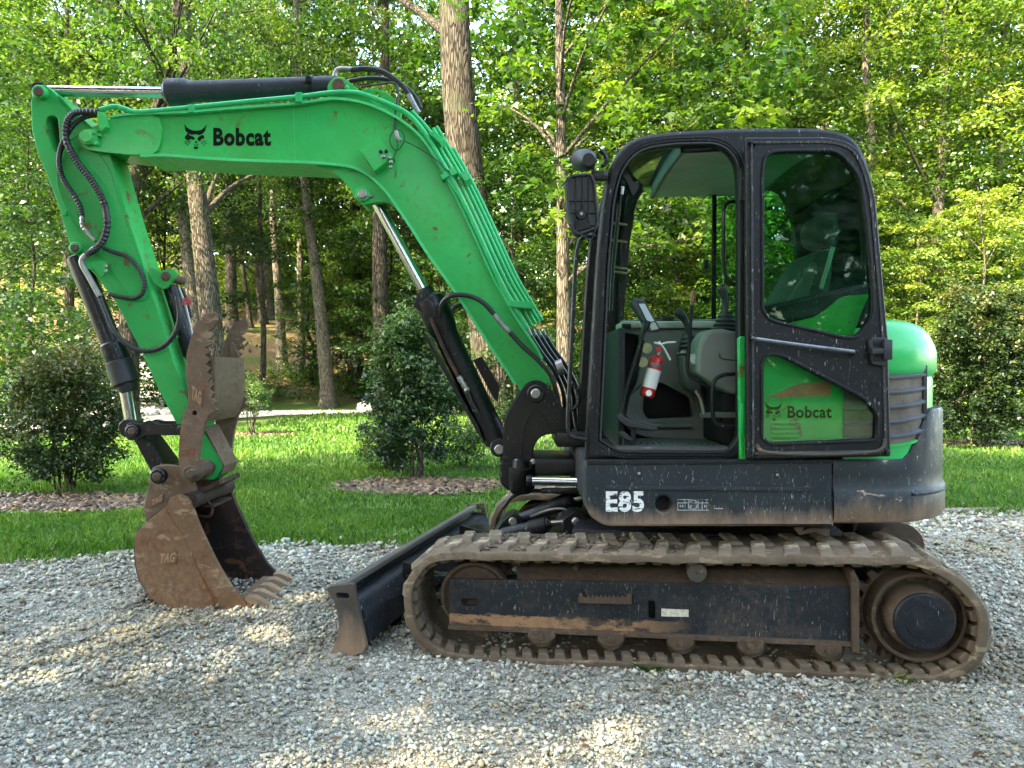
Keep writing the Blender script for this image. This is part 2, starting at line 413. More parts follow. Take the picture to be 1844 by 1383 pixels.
vv = coords(nt); na = noise(nt, vv, .55, 6, .6); nb = noise(nt, vv, 9, 6, .7); nc = noise(nt, vv, 45, 4, .7)
lawn = ramp(nt, nb, [(.3, (.045, .085, .018)), (.55, (.075, .135, .028)), (.75, (.13, .17, .045))])
lawn = mix(nt, ramp(nt, na, [(.5, g3(0)), (.72, g3(.5))]), lawn, (.15, .16, .055))
wood = ramp(nt, nc, [(.3, (.05, .032, .018)), (.55, (.15, .10, .055)), (.8, (.30, .20, .11))])
wood = mix(nt, ramp(nt, na, [(.45, g3(0)), (.62, g3(.85))]), wood, (.06, .09, .022))
f = math_(nt, 'ADD', sep.outputs['Y'], math_(nt, 'MULTIPLY', na, 8)); fm = ramp(nt, math_(nt, 'MULTIPLY', f, .01), [(.335, g3(0)), (.36, g3(1))])
nt.links.new(mix(nt, fm, lawn, wood), b.inputs['Base Color']); b.inputs['Roughness'].default_value = .95; b.inputs['Specular IOR Level'].default_value = .1
bump(nt, b, nb, .6, .05)
o = link('ground', me, m); tag(o, 'green lawn rising into leaf covered woodland floor', kind='structure')

EDGE = [(-30, 4.6), (-12, 5.2), (-7, 5.5), (-4, 5.75), (-3.15, 6.14), (-1.29, 6.33), (1, 6.7), (4.18, 7.33), (5.1, 7.40), (9, 7.8), (14, 8.1), (30, 8.6)]
def edge_y(x): return np.interp(x, [e[0] for e in EDGE], [e[1] for e in EDGE]) + .07 * np.sin(x * 2.3) + .04 * np.sin(x * 6.1 + 1)
gxs = np.linspace(-30, 30, 241); rows = []
for fr_ in np.linspace(0, 1, 40): rows.append(np.stack([gxs, -14 + (edge_y(gxs) + 14) * fr_, np.full_like(gxs, .006)], -1))
V = np.concatenate(rows); ii = np.arange(len(V)).reshape(40, 241)
def gz_bump(x, y): return .018 * (np.sin(x * 1.7 + y * .6) * np.sin(y * 2.1 - x * .4)) + .01 * np.sin(x * 5.1 + y * 3.3)
V[:, 2] += H(V[:, 0], V[:, 1]) + .012 + np.maximum(-.012, gz_bump(V[:, 0], V[:, 1])) * .35
Fq = np.stack([ii[:-1, :-1], ii[:-1, 1:], ii[1:, 1:], ii[1:, :-1]], -1).reshape(-1, 4)
me = np_mesh('gravel_drive', V, Fq, smooth=True)
m, nt, b, out = new_mat('gravel_bed')
v1 = coords(nt); vo = N(nt, 'ShaderNodeTexVoronoi'); vo.inputs['Scale'].default_value = 60; nt.links.new(v1, vo.inputs['Vector'])
vd = N(nt, 'ShaderNodeTexVoronoi', feature='DISTANCE_TO_EDGE'); vd.inputs['Scale'].default_value = 60; nt.links.new(v1, vd.inputs['Vector'])
sepc = N(nt, 'ShaderNodeSeparateColor'); nt.links.new(vo.outputs['Color'], sepc.inputs[0])
c0 = ramp(nt, sepc.outputs[0], [(0, (.15, .14, .108)), (.5, (.25, .235, .185)), (1, (.35, .33, .27))])
c0 = mix(nt, ramp(nt, vd.outputs['Distance'], [(0, g3(1)), (.12, g3(0))]), c0, (.06, .052, .04))
c0 = mix(nt, ramp(nt, noise(nt, v1, 1.1, 6), [(.48, g3(0)), (.66, g3(.6))]), c0, (.20, .175, .135))
nt.links.new(c0, b.inputs['Base Color']); b.inputs['Roughness'].default_value = .9
bump(nt, b, vd.outputs['Distance'], .8, .02)
o = link('gravel_drive', me, m); tag(o, 'pale crushed stone gravel drive in the foreground', kind='structure')

# crushed stones (angular, 12 triangles each)
def stones(P, size, seed_, flat=.6):
    n = len(P); cube = np.array([(-1, -1, -1), (1, -1, -1), (1, 1, -1), (-1, 1, -1), (-1, -1, 1), (1, -1, 1), (1, 1, 1), (-1, 1, 1)]) * .5
    fc = np.array([(3, 2, 1, 0), (4, 5, 6, 7), (0, 1, 5, 4), (1, 2, 6, 5), (2, 3, 7, 6), (3, 0, 4, 7)])
    V = cube[None] * np.ones((n, 1, 1)); V = V + rng.normal(size=V.shape) * .17
    top = V[:, 4:, :2] * (.55 + .3 * rng.random((n, 1, 1))); V[:, 4:, :2] = top
    V = V * (size[:, None, None] * np.stack([1 + .4 * rng.random(n), .7 + .3 * rng.random(n), flat * (.7 + .6 * rng.random(n))], -1)[:, None, :])
    a = rng.random(n) * 2 * PI; tx = rng.normal(size=n) * .45; ty = rng.normal(size=n) * .35
    def rot(V, ang, i, j):
        c, s = np.cos(ang)[:, None], np.sin(ang)[:, None]; A = V[:, :, i] * c - V[:, :, j] * s; B = V[:, :, i] * s + V[:, :, j] * c
        V = V.copy(); V[:, :, i] = A; V[:, :, j] = B; return V
    V = rot(V, tx, 1, 2); V = rot(V, ty, 0, 2); V = rot(V, a, 0, 1)
    V = V + P[:, None, :]
    return V.reshape(-1, 3), (fc[None] + (np.arange(n) * 8)[:, None, None]).reshape(-1, 4)
def scatter(n, x0, x1, y0, y1, wide=True):
    y = y0 + (y1 - y0) * rng.random(n); 
    x = x0 + (x1 - x0) * rng.random(n)
    return x, y
pts = []; szs = []
for (y0, y1, dens, sz) in ((2.2, 3.4, 5200, .0105), (3.4, 4.6, 3500, .0130), (4.6, 6.0, 2100, .0162), (6.0, 8.3, 950, .024)):
    hw = y1 * .78 + .9; n = int((y1 - y0) * 2 * hw * dens); x, y = scatter(n, -hw, hw, y0, y1)
    k = y < edge_y(x) + rng.normal(size=n) * .05 + (rng.random(n) < .02) * .4; bare = np.sin(x * 1.9 + 2 * np.sin(y * 1.1)) * np.sin(y * 2.6 + x * .8 + 1); k &= rng.random(n) > np.clip(bare - .55, 0, 1) * .9
    x, y = x[k], y[k]
    s = sz * (.50 + 1.5 * rng.random(len(x)) ** 3.2); pts.append(np.stack([x, y, H(x, y) + .012 + s * .32 + rng.random(len(x)) * .016], -1)); szs.append(s)
P = np.concatenate(pts); S = np.concatenate(szs)
V, Fq = stones(P, S, 1)
tone = np.clip(.5 + .22 * rng.normal(size=len(P)) , 0, 1)
me = np_mesh('gravel', V, Fq, {'tone': np.repeat(tone, 8), 'hue': np.repeat(rng.random(len(P)), 8)})
m, nt, b, out = new_mat('crushed_stone')
at = N(nt, 'ShaderNodeAttribute'); at.attribute_name = 'tone'; ah = N(nt, 'ShaderNodeAttribute'); ah.attribute_name = 'hue'
cs = ramp(nt, at.outputs['Fac'], [(.1, (.15, .145, .118)), (.42, (.31, .305, .255)), (.75, (.44, .425, .355)), (1, (.60, .58, .49))])
cs = mix(nt, ramp(nt, ah.outputs['Fac'], [(.62, g3(0)), (.70, g3(.55))]), cs, mix(nt, 1.0, cs, (1.12, 1.0, .76), 'MULTIPLY'))
cs = mix(nt, ramp(nt, ah.outputs['Fac'], [(.24, g3(.8)), (.30, g3(0))]), cs, mix(nt, 1.0, cs, (.84, .98, 1.0), 'MULTIPLY'))
cs = mix(nt, ramp(nt, ah.outputs['Fac'], [(.985, g3(0)), (.99, g3(.8))]), cs, (.16, .08, .06))
stain = ramp(nt, noise(nt, coords(nt), .8, 8, .68, .6), [(.47, g3(0)), (.60, g3(.8))])
cs = mix(nt, stain, cs, mix(nt, 1.0, cs, (.50, .44, .33), 'MULTIPLY'))
cs = mix(nt, ramp(nt, noise(nt, coords(nt), 60, 3), [(.35, g3(.25)), (.6, g3(0))]), cs, (.12, .11, .09))
nt.links.new(cs, b.inputs['Base Color']); b.inputs['Roughness'].default_value = .85; b.inputs['Specular IOR Level'].default_value = .25
o = link('gravel', me, m); tag(o, 'loose angular grey and cream gravel stones', kind='stuff')

# far gravel path with riprap
def strip(name, L, mat, label, dz=.02, kind='structure', seg=40):
    """L: list of (x, y, halfwidth)"""
    c = cr([(a, b_, w) for a, b_, w in L], 10); V = []
    for i, p in enumerate(c):
        q = c[min(i + 1, len(c) - 1)]; q0 = c[max(i - 1, 0)]; t = Vector((q[0] - q0[0], q[1] - q0[1])).normalized(); nn = Vector((-t.y, t.x))
        for k in range(7):
            f_ = (k / 6 - .5) * 2 * p[2]; x = p[0] + nn.x * f_; y = p[1] + nn.y * f_; V.append((x, y, float(H(x, y)) + dz + .03 * (1 - abs(k / 3 - 1))))
    ii = np.arange(len(V)).reshape(-1, 7); Fq = np.stack([ii[:-1, :-1], ii[:-1, 1:], ii[1:, 1:], ii[1:, :-1]], -1).reshape(-1, 4)
    o = link(name, np_mesh(name, V, Fq, smooth=True), mat); tag(o, label, kind=kind); return o
PATHM = simple('path_gravel', (.46, .45, .40), .95, 0, .22, 9, .5)
strip('gravel_path', [(-34, 11, 1.6), (-17.5, 17.5, 2.4), (-12.5, 21.0, 2.4), (-8, 25.8, 1.5), (-2, 27.6, 1.2), (6, 28.0, 1.2), (20, 28, 1.2)], PATHM, 'pale gravel path curving behind the lawn', .03)
strip('gravel_track', [(-12.6, 22, 1.2), (-14.2, 26, 1.5), (-16.5, 33, 1.8), (-21, 44, 2.0)], PATHM, 'pale gravel track branching uphill between the trees', .06)
x = np.concatenate([-6 + 12 * rng.random(420), -13.2 + 3.6 * rng.random(260)]); n = len(x)
y = np.concatenate([29.0 + rng.normal(size=420) * .22, np.zeros(260)]); k = np.arange(n) >= 420
y[k] = 23.5 + (x[k] + 13.2) * 1.0 + rng.normal(size=k.sum()) * .9 + 1.3; 
s = .12 + .22 * rng.random(n); V, Fq = stones(np.stack([x, y, H(x, y) + s * .25], -1), s, 3, .7)
RIPRAP = simple('riprap', (.50, .50, .47), .9, 0, .3, 4, .3)
o = link('rubble', np_mesh('rubble', V, Fq), RIPRAP); tag(o, 'white riprap stones along the far path', kind='stuff')

# ------------------------------------------------------------------ grass
BEDS = [((-5.4, 8.35), 2.0, .62), ((-1.2, 9.6), 1.15, .72), ((9.0, 14.3), 2.8, .6), ((-6.2, 17.2), 1.2, .5)]
def in_bed(x, y, g=1.0):
    r = np.zeros(len(x), bool)
    for (c, a, b_) in BEDS: r |= ((x - c[0]) / a) ** 2 + ((y - c[1]) / b_) ** 2 < g
    return r
def blades(x, y, h, w, lean=.5):
    n = len(x); z = H(x, y); a = rng.random(n) * 2 * PI; sx, sy = np.cos(a) * w / 2, np.sin(a) * w / 2
    la = rng.random(n) * 2 * PI; lm = np.abs(rng.normal(size=n)) * lean * h; dx, dy = np.cos(la) * lm, np.sin(la) * lm
    b0 = np.stack([x - sx, y - sy, z - .005], -1); b1 = np.stack([x + sx, y + sy, z - .005], -1)
    m0 = np.stack([x - sx * .75 + dx * .35, y - sy * .75 + dy * .35, z + h * .6], -1); m1 = np.stack([x + sx * .75 + dx * .35, y + sy * .75 + dy * .35, z + h * .6], -1)
    t = np.stack([x + dx, y + dy, z + h * (1 - lean * .25)], -1)
    V = np.stack([b0, b1, m1, t, m0], 1).reshape(-1, 3); return V, np.arange(n * 5).reshape(-1, 5)
Vs = []; Fs = []; Ts = []; off = 0
for (y0, y1, dens, h, w) in ((5.4, 8.0, 3400, .055, .0085), (8.0, 11.5, 1150, .065, .013), (11.5, 18, 330, .07, .026), (18, 27.5, 90, .09, .05)):
    hw = y1 * .74 + .6; n = int((y1 - y0) * 2 * hw * dens); x, y = scatter(n, -hw, hw, y0, y1)
    k = (y > edge_y(x) + .50 * rng.random(n) * np.abs(np.sin(x * 4.3 + np.sin(x * 9))) - .20 - .35 * (rng.random(n) < .10) * (np.sin(x * 7 + 2 * np.sin(x * 2.3)) > .3)) & ~(in_bed(x, y, .95) & (rng.random(n) < .93)) & ~in_bed(x, y, .35); clump = .5 + .5 * np.sin(x * 2.7 + 1.3 * np.sin(y * 2.2)) * np.sin(y * 3.1 + x)
    k &= rng.random(n) < .42 + .58 * clump + .4 * (y > edge_y(x) + .6)
    k &= ~((y > 14.5) & (y > 21 + (x + 8) * .75 - 2.2) & (x < -7)) & (rng.random(n) < 1)
    x, y, clump = x[k], y[k], clump[k]
    hh = h * (.5 + .9 * rng.random(len(x))) * (.75 + .6 * clump); hh *= np.where(y < edge_y(x) + .5, 1.5, 1)
    V, Fq = blades(x, y, hh, w); Vs.append(V); Fs.append(Fq + off); off += len(V)
    Ts.append(np.repeat(np.clip(.45 + .22 * rng.normal(size=len(x)) + .30 * (clump - .5) + .18 * np.sin(x * 1.1 + y * .7) * np.sin(y * .9), 0, 1), 5))
me = np_mesh('grass', np.concatenate(Vs), np.concatenate(Fs), {'tone': np.concatenate(Ts)})
GRASS = foliage_mat('grass_blade', (.028, .085, .012), (.060, .160, .026), (.155, .24, .050), .38)
o = link('grass', me, GRASS); tag(o, 'uneven green lawn grass behind the gravel', kind='stuff')

# mulch beds
mx_, my_ = [], []
for (c, a, b_) in BEDS:
    n = int(1500 * a * b_ * (1 if c[1] < 12 else .5)); u = rng.random(n) ** .5; th = rng.random(n) * 2 * PI
    mx_.append(c[0] + a * u * np.cos(th) * 1.05); my_.append(c[1] + b_ * u * np.sin(th) * 1.05)
x = np.concatenate(mx_); y = np.concatenate(my_); s = .035 + .05 * rng.random(len(x))
V, Fq = stones(np.stack([x, y, H(x, y) + .012 + .02 * rng.random(len(x))], -1), s, 5, .22)
MULCH = foliage_mat('mulch_chip', (.028, .018, .011), (.070, .044, .026), (.16, .11, .065), .0)
o = link('mulch', np_mesh('mulch', V, Fq, {'tone': np.repeat(rng.random(len(x)), 8)}), MULCH); tag(o, 'brown bark mulch in beds under the shrubs', kind='stuff')

# landscape timbers
TIMBER = simple('old_timber', (.15, .13, .10), .9, 0, .35, 14, .5)
tl = [(4.25, 6.6, 'weathered grey landscape timber along the right lawn edge, nearest the excavator'), (6.68, 9.0, 'weathered grey landscape timber at the far right end of the lawn edge'),
      (-3.3, -2.75, 'weathered timber edging half sunk in grass behind the bucket')]
for i, (a, b_, lab) in enumerate(tl):
    mb = MB(); ya, yb = float(edge_y(a)), float(edge_y(b_)); d = Vector((b_ - a, yb - ya, 0)).normalized(); nn = Vector((-d.y, d.x, 0))
    L = math.hypot(b_ - a, yb - ya)
    mb.box(0, L, -.055, .055, -.03, .065, .012, fr=lambda x, y, z: d * x + nn * y + Vector((0, 0, z)))
    o = link('landscape_timber', mb.mesh('landscape_timber'), TIMBER); o.location = (a, ya, float(H(a, ya)) - (.03 if a < 0 else .012)); tag(o, lab, 'edging', 'timbers edging the lawn')

# ------------------------------------------------------------------ trees
def crown_mesh(name, Ht, z0, Rm, nclump, per, leaf, flat=.38, crad=(.55, 1.0), lobes=1, tone0=.5, aspect=.62, shape='oval', seed_=0):
    h = rng.random(nclump); z = z0 + (Ht - z0) * h
    if shape == 'oval': rr = Rm * np.sqrt(np.clip(np.sin(PI * (h * .93 + .05)), 0, 1))
    elif shape == 'cone': rr = Rm * (1.02 - h) ** .7
    else: rr = Rm * np.ones(nclump)
    a = rng.random(nclump) * 2 * PI; q = rr * rng.random(nclump) ** .5
    C = np.stack([np.cos(a) * q, np.sin(a) * q, z - .12 * q], -1)
    rad = crad[0] + (crad[1] - crad[0]) * rng.random(nclump)
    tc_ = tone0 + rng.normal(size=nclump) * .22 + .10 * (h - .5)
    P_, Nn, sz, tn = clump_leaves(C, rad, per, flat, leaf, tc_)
    V, Fq, To = leaf_arrays(P_, Nn, sz, tn, aspect, lobes)
    return np_mesh(name, V, Fq, {'tone': To}), C
CROWNS = {}
def reg(k, mat, **kw):
    me, C = crown_mesh('crown', **kw); me.materials.append(mat); CROWNS[k] = (me, C, kw['Ht'])
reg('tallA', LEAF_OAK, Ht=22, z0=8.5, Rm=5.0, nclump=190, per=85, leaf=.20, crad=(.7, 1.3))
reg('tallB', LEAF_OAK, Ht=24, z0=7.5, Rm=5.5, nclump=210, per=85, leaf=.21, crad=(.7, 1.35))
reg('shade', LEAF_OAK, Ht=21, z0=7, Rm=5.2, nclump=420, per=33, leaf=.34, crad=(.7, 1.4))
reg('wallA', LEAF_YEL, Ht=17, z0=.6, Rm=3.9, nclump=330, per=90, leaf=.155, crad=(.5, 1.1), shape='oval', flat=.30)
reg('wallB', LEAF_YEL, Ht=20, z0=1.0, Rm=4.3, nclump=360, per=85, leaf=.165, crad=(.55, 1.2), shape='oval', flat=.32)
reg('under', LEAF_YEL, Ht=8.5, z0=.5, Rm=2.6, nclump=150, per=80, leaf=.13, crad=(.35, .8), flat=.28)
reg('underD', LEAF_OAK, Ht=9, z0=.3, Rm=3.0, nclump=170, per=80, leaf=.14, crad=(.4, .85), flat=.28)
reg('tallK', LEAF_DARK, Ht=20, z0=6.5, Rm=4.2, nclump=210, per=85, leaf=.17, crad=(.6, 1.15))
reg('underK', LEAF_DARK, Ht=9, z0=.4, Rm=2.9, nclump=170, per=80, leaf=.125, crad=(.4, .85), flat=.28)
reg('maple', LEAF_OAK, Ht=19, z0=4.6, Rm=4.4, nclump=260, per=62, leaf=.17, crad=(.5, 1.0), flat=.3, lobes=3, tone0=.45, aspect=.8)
reg('shrub', LEAF_COVER, Ht=1.5, z0=.1, Rm=1.1, nclump=60, per=45, leaf=.09, crad=(.2, .4), flat=.5)

def trunk_mesh(C, r, path, limbs=14, tipf=.25, n=14):
    """path: 3D points from the root up, in tree space; C: clump centres for limbs"""
    mb = MB(); P_ = cr(path, 7); L = len(P_)
    rad = []
    for i in range(L):
        f_ = i / (L - 1); rad.append(r * (1 - (1 - tipf) * f_ ** 1.1) * (1 + .55 * math.exp(-f_ * 34)))
    V = []; Fc = []; nn = n
    for i, p in enumerate(P_):
        for k in range(nn):
            a = 2 * PI * k / nn; q = rad[i] * (1 + .10 * mnoise.noise(Vector((math.cos(a) * 2.2 + r * 50, math.sin(a) * 2.2, p[2] * .9))) + .05 * math.sin(a * 5 + p[2] * .4))
            V.append((p[0] + math.cos(a) * q, p[1] + math.sin(a) * q, p[2]))
    for j in range(L - 1):
        for k in range(nn): q = (k + 1) % nn; Fc.append((j * nn + k, j * nn + q, (j + 1) * nn + q, (j + 1) * nn + k))
    mb.add(V, Fc); top = P_[-1][2]
    if limbs and len(C):
        idx = rng.choice(len(C), size=min(limbs, len(C)), replace=False)
        for q in idx:
            c = Vector(C[q]); hz = max(.22 * top, c.z - .55 * math.hypot(c.x, c.y) - .5); hz = min(hz, top * .97)
            k = min(range(L), key=lambda i: abs(P_[i][2] - hz)); s = Vector(P_[k]); rr = rad[k] * .36 + .008
            m1 = s.lerp(c, .4) + Vector((random.uniform(-.25, .25), random.uniform(-.25, .25), .25)); pth = cr([s, m1, c], 4)
            mb.tube([Vector(p) for p in pth], [rr * (1 - .8 * i / (len(pth) - 1)) for i in range(len(pth))], 6, cap=False)
    return mb
TREE_N = 0
def tree(kind_, px, depth, r, label, group, topx=0.0, crown='tallA', scale=1.0, bark=None, zoff=0.0, wob=.15, name='tree', limbs=14, mids=None, sz=None, x=None, own=True, hgt=None, coff=(0, 0), tipf=.25):
    X = (px - CX) / F * depth if x is None else x; z = float(H(X, depth)) - .05
    me, C, Ht = CROWNS[crown]; Sz = sz or scale
    t = empty(name, (X, depth, z), label, 'tree' if kind_ != 'shrub' else 'shrub', group)
    c = link('crown', me, None, t); c.scale = (scale, scale, Sz); c.rotation_euler = (0, 0, random.uniform(0, 6.28))
    ct = Ht * Sz * (hgt or .92); rz = c.rotation_euler.z
    lx = topx
    if mids: path = [(0, 0, 0)] + [tuple(q) for q in mids]
    else:
        path = [(0, 0, 0)] + [(lx * f_ + random.uniform(-wob, wob) * (1 if f_ < .95 else .3), random.uniform(-wob, wob), ct * f_) for f_ in (.15, .35, .55, .75, 1)]
    c.location = (path[-1][0] * .8 + coff[0], coff[1], 0)
    CC = [(q[0] * math.cos(rz) * scale - q[1] * math.sin(rz) * scale + c.location.x, q[0] * math.sin(rz) * scale + q[1] * math.cos(rz) * scale + coff[1], q[2] * Sz) for q in C]
    mb = trunk_mesh(CC, r, path, limbs, tipf)
    link('trunk', mb.mesh('trunk', ang=80), bark or BARK, t)
    return t
G1 = 'tall trees standing behind the lawn'; G2 = 'woodland trees on the slope'; G3 = 'bright leafy trees on the right bank'; G4 = 'understory saplings'
def zpx(py, d): return CAMH + (HZ - py) / F * d
# the trees one can tell apart by their trunks
tree('t', 390, 22, .40, 'straight rough barked oak whose trunk stands behind the excavator thumb', G1, mids=[(-.05, 0, 1.5), (-.2, 0, 3.6), (-.55, 0, 7), (-.8, 0, 9.8), (-.9, 0, 13), (-1.0, 0, 20)], crown='tallA', scale=.6, sz=1, limbs=16, coff=(0, 4))
tree('t', 362, 25.5, .27, 'pale slim trunk leaning close behind the rough barked oak', G1, mids=[(-.1, 0, 2), (-.5, 0, 6), (-.9, 0, 10), (-1.0, 0, 18)], crown='tallB', scale=.5, sz=.9, bark=BARK_PALE)
tree('t', 228, 20, .30, 'dark forked tree leaning right, its foot beside the left gravel path', G1, mids=[(.05, 0, 1.6), (.1, 0, 4), (.2, 0, 6.5), (.7, .1, 8.2), (1.3, .2, 11), (1.6, 0, 17)], crown='tallA', scale=.6, sz=.85, bark=BARK_DARK, limbs=30)
tree('t', 890, 21, .60, 'stout grey oak with deeply furrowed bark behind the boom bend', G1, mids=[(-.05, 0, 1.2), (-.25, 0, 3.0), (-.7, 0, 6.5), (-1.0, 0, 9.5), (-1.1, 0, 12.5), (-1.1, 0, 20)], crown='tallB', limbs=3, coff=(0, 5.2), tipf=.62, bark=BARK_OLD)
tree('t', 1018, 17.5, .21, 'slender maple with overhanging lobed leaves beside the cab mirror', G1, mids=[(-.02, 0, 1.5), (-.06, 0, 4), (-.1, 0, 7), (-.16, 0, 10), (-.2, 0, 17)], crown='maple', limbs=26, coff=(1.9, 0))
tree('t', 592, 30, .30, 'pale leaning trunk rising from the riprap by the path', G1, mids=[(-.2, 0, 2.5), (-.5, 0, 5.5), (-.85, 0, 8.2), (-1.1, 0, 11), (-1.4, 0, 21)], crown='tallA', scale=.55, sz=1, bark=BARK_PALE, coff=(0, 2))
tree('t', 690, 24.5, .33, 'brown trunk half hidden behind the middle shrub', G1, mids=[(-.03, 0, 2), (-.1, 0, 5), (-.1, 0, 8), (.1, 0, 12), (0, 0, 20)], crown='tallB', scale=.6, sz=.95, bark=BARK_DARK, limbs=18, coff=(0, 2))
tree('t', 508, 36.5, .27, 'straight pale trunk on the leaf covered slope', G2, mids=[(-.1, 0, 3), (-.3, 0, 6), (-.45, 0, 9), (-.5, 0, 20)], crown='tallA', scale=.5, sz=1, bark=BARK_PALE, coff=(0, 2))
tree('t', 543, 35, .20, 'thin pale trunk between two stouter pale trunks on the slope', G2, mids=[(0, 0, 3), (-.05, 0, 7), (-.05, 0, 10), (.2, 0, 19)], crown='tallB', scale=.45, sz=.9, bark=BARK_PALE)
tree('t', 562, 34, .12, 'thin dark sapling trunk left of the leaning pale trunk', G2, crown='under', scale=.6, bark=BARK_DARK, name='tree', topx=-.2)
tree('t', 645, 32, .16, 'short dark trunk in the undergrowth left of the brown trunk', G2, crown='underD', scale=1.2, bark=BARK_DARK)
tree('t', 418, 44, .36, 'dark trunk high on the slope behind the thumb jaws', G2, crown='tallB', scale=.5, sz=1, bark=BARK_DARK, topx=-.4)
tree('t', 452, 46, .16, 'very thin curved dark trunk high on the slope', G2, crown='tallA', scale=.7, bark=BARK_DARK, topx=-1.6)
tree('t', 474, 48, .26, 'first of two dark trunks standing close together uphill', G2, crown='tallA', scale=.5, sz=1, bark=BARK_DARK, topx=-.9)
tree('t', 486, 50, .24, 'second of two dark trunks standing close together uphill', G2, crown='tallB', scale=.5, sz=1, bark=BARK, topx=-.3)
tree('t', 132, 24, .17, 'thin brown trunk in the deep shade above the left shrub', G1, crown='tallA', scale=.75, bark=BARK)
tree('t', 1222, 23, .16, 'crooked pale trunk seen through the open cab door', G1, mids=[(0, 0, 1.6), (-.05, 0, 3.0), (.05, 0, 4.0), (-.35, 0, 5.3), (-.3, 0, 7.5), (-.1, 0, 14)], crown='wallA', scale=.8, bark=BARK_PALE, limbs=16)
tree('t', 1262, 26, .24, 'grey trunk rising above the front of the cab roof', G3, crown='tallB', scale=.85, bark=BARK, topx=.2)
tree('t', 1478, 30, .26, 'grey trunk high in the foliage above the cab door', G3, crown='wallB', scale=.95, sz=1.1, bark=BARK_PALE, limbs=22)
tree('t', 1668, 29, .27, 'grey trunk between leafy crowns above the green hood', G3, crown='wallA', scale=1.0, sz=1.2, bark=BARK, limbs=22)
# leafy trees of the right bank
lab3 = ['broad yellow green tree {}'] 
spots3 = [(1120, 25, 'wallA', .9, 'just left of the cab roof'), (1345, 24, 'wallB', .82, 'over the cab roof centre'), (1560, 23, 'wallA', .92, 'over the cab rear corner'), (1700, 21.5, 'wallB', .8, 'behind the right shrub'),
          (1800, 24, 'wallA', 1.1, 'at the right picture edge'), (1420, 34, 'wallB', 1.15, 'deeper in the wood above the cab'), (1600, 33, 'wallB', 1.2, 'deeper in the wood above the hood'), (1905, 21, 'wallB', .9, 'leaning in past the right edge'),
          (1210, 34, 'wallA', 1.25, 'deeper in the wood over the work lamp'), (1760, 36, 'wallA', 1.4, 'tallest against the sky top right'), (2020, 27, 'wallA', 1.2, 'beyond the right edge, farther back')]
for i, (px, d, c_, s_, w) in enumerate(spots3):
    tree('t', px, d, .2 + .05 * random.random(), 'leafy yellow green tree ' + w, G3, crown=c_, scale=s_, sz=s_ * (1.05 if d < 30 else 1.2), bark=BARK if i % 2 else BARK_PALE, limbs=18)
# yellow and green understory seen under the boom and behind the arm
spots4 = [(425, 50, 'under', 1.7, 'yellow sapling glowing behind the thumb tips'), (500, 56, 'under', 2.0, 'yellow green sapling filling the gap under the boom'), (650, 43, 'under', 1.5, 'bright sapling right of the pale leaning trunk'),
          (700, 34, 'underD', 1.3, 'dense green sapling behind the lift cylinder rod'), (790, 27, 'underK', 1.3, 'dark green sapling behind the lift cylinder barrel'), (760, 38, 'under', 1.6, 'tall yellow sapling beyond the dark saplings'),
          (632, 33, 'under', .7, 'small leafy sapling right of the leaning trunk'), (930, 20.5, 'underK', .85, 'broad leaved sapling below the boom foot'), (960, 33, 'under', 1.5, 'light green sapling left of the slender maple'),
          (1075, 22, 'underD', .8, 'green sapling showing through the cab grab rail'), (1170, 24, 'underK', .9, 'dark sapling seen behind the cab monitor'), (1290, 21.5, 'under', .7, 'yellow sapling seen through the cab far window'),
          (300, 28, 'underK', 1.3, 'dark sapling behind the arm cylinder'), (330, 46, 'under', 1.6, 'pale yellow sapling up the gravel track'), (60, 21, 'underK', 1.0, 'dark spreading sapling at the left edge'),
          (160, 26, 'underK', 1.4, 'deep green sapling behind the bucket cylinder'), (-60, 17, 'underK', 1.1, 'dark sapling just past the left edge'), (20, 30, 'under', 1.7, 'sunlit tall sapling behind the left dark sapling'),
          (1650, 18.5, 'under', .62, 'yellow layered sapling above the right shrub'), (1765, 18, 'under', .7, 'bright layered sapling at the right edge over the shrub'), (1560, 20, 'under', .8, 'layered sapling behind the cab rear pillar'), (575, 60, 'under', 2.2, 'yellow sapling far up the slope')]
for (px, d, c_, s_, w) in spots4:
    tree('t', px, d, .05 * s_ + .02, w, G4, crown=c_, scale=s_, bark=BARK_DARK if c_ in ('underD', 'underK') else BARK, name='sapling', limbs=20)
# tall canopy trees behind the left lawn
for (px, d, c_, s_, w) in [(30, 33, 'tallB', 1.0, 'overhanging the top left corner'), (215, 46, 'tallB', 1.3, 'behind the stick of the excavator'), 
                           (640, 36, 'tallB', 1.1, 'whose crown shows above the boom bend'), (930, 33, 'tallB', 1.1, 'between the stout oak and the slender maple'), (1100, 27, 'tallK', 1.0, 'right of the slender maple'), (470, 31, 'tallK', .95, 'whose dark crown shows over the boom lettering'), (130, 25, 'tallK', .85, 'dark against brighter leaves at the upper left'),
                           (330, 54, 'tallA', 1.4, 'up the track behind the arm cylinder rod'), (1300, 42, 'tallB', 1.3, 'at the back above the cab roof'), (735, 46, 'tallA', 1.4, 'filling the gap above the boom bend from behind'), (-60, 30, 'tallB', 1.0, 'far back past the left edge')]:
    tree('t', px, d, .13 if c_ == 'tallK' else .27, 'tall green canopy tree ' + w, G1, crown=c_, scale=s_, limbs=16)
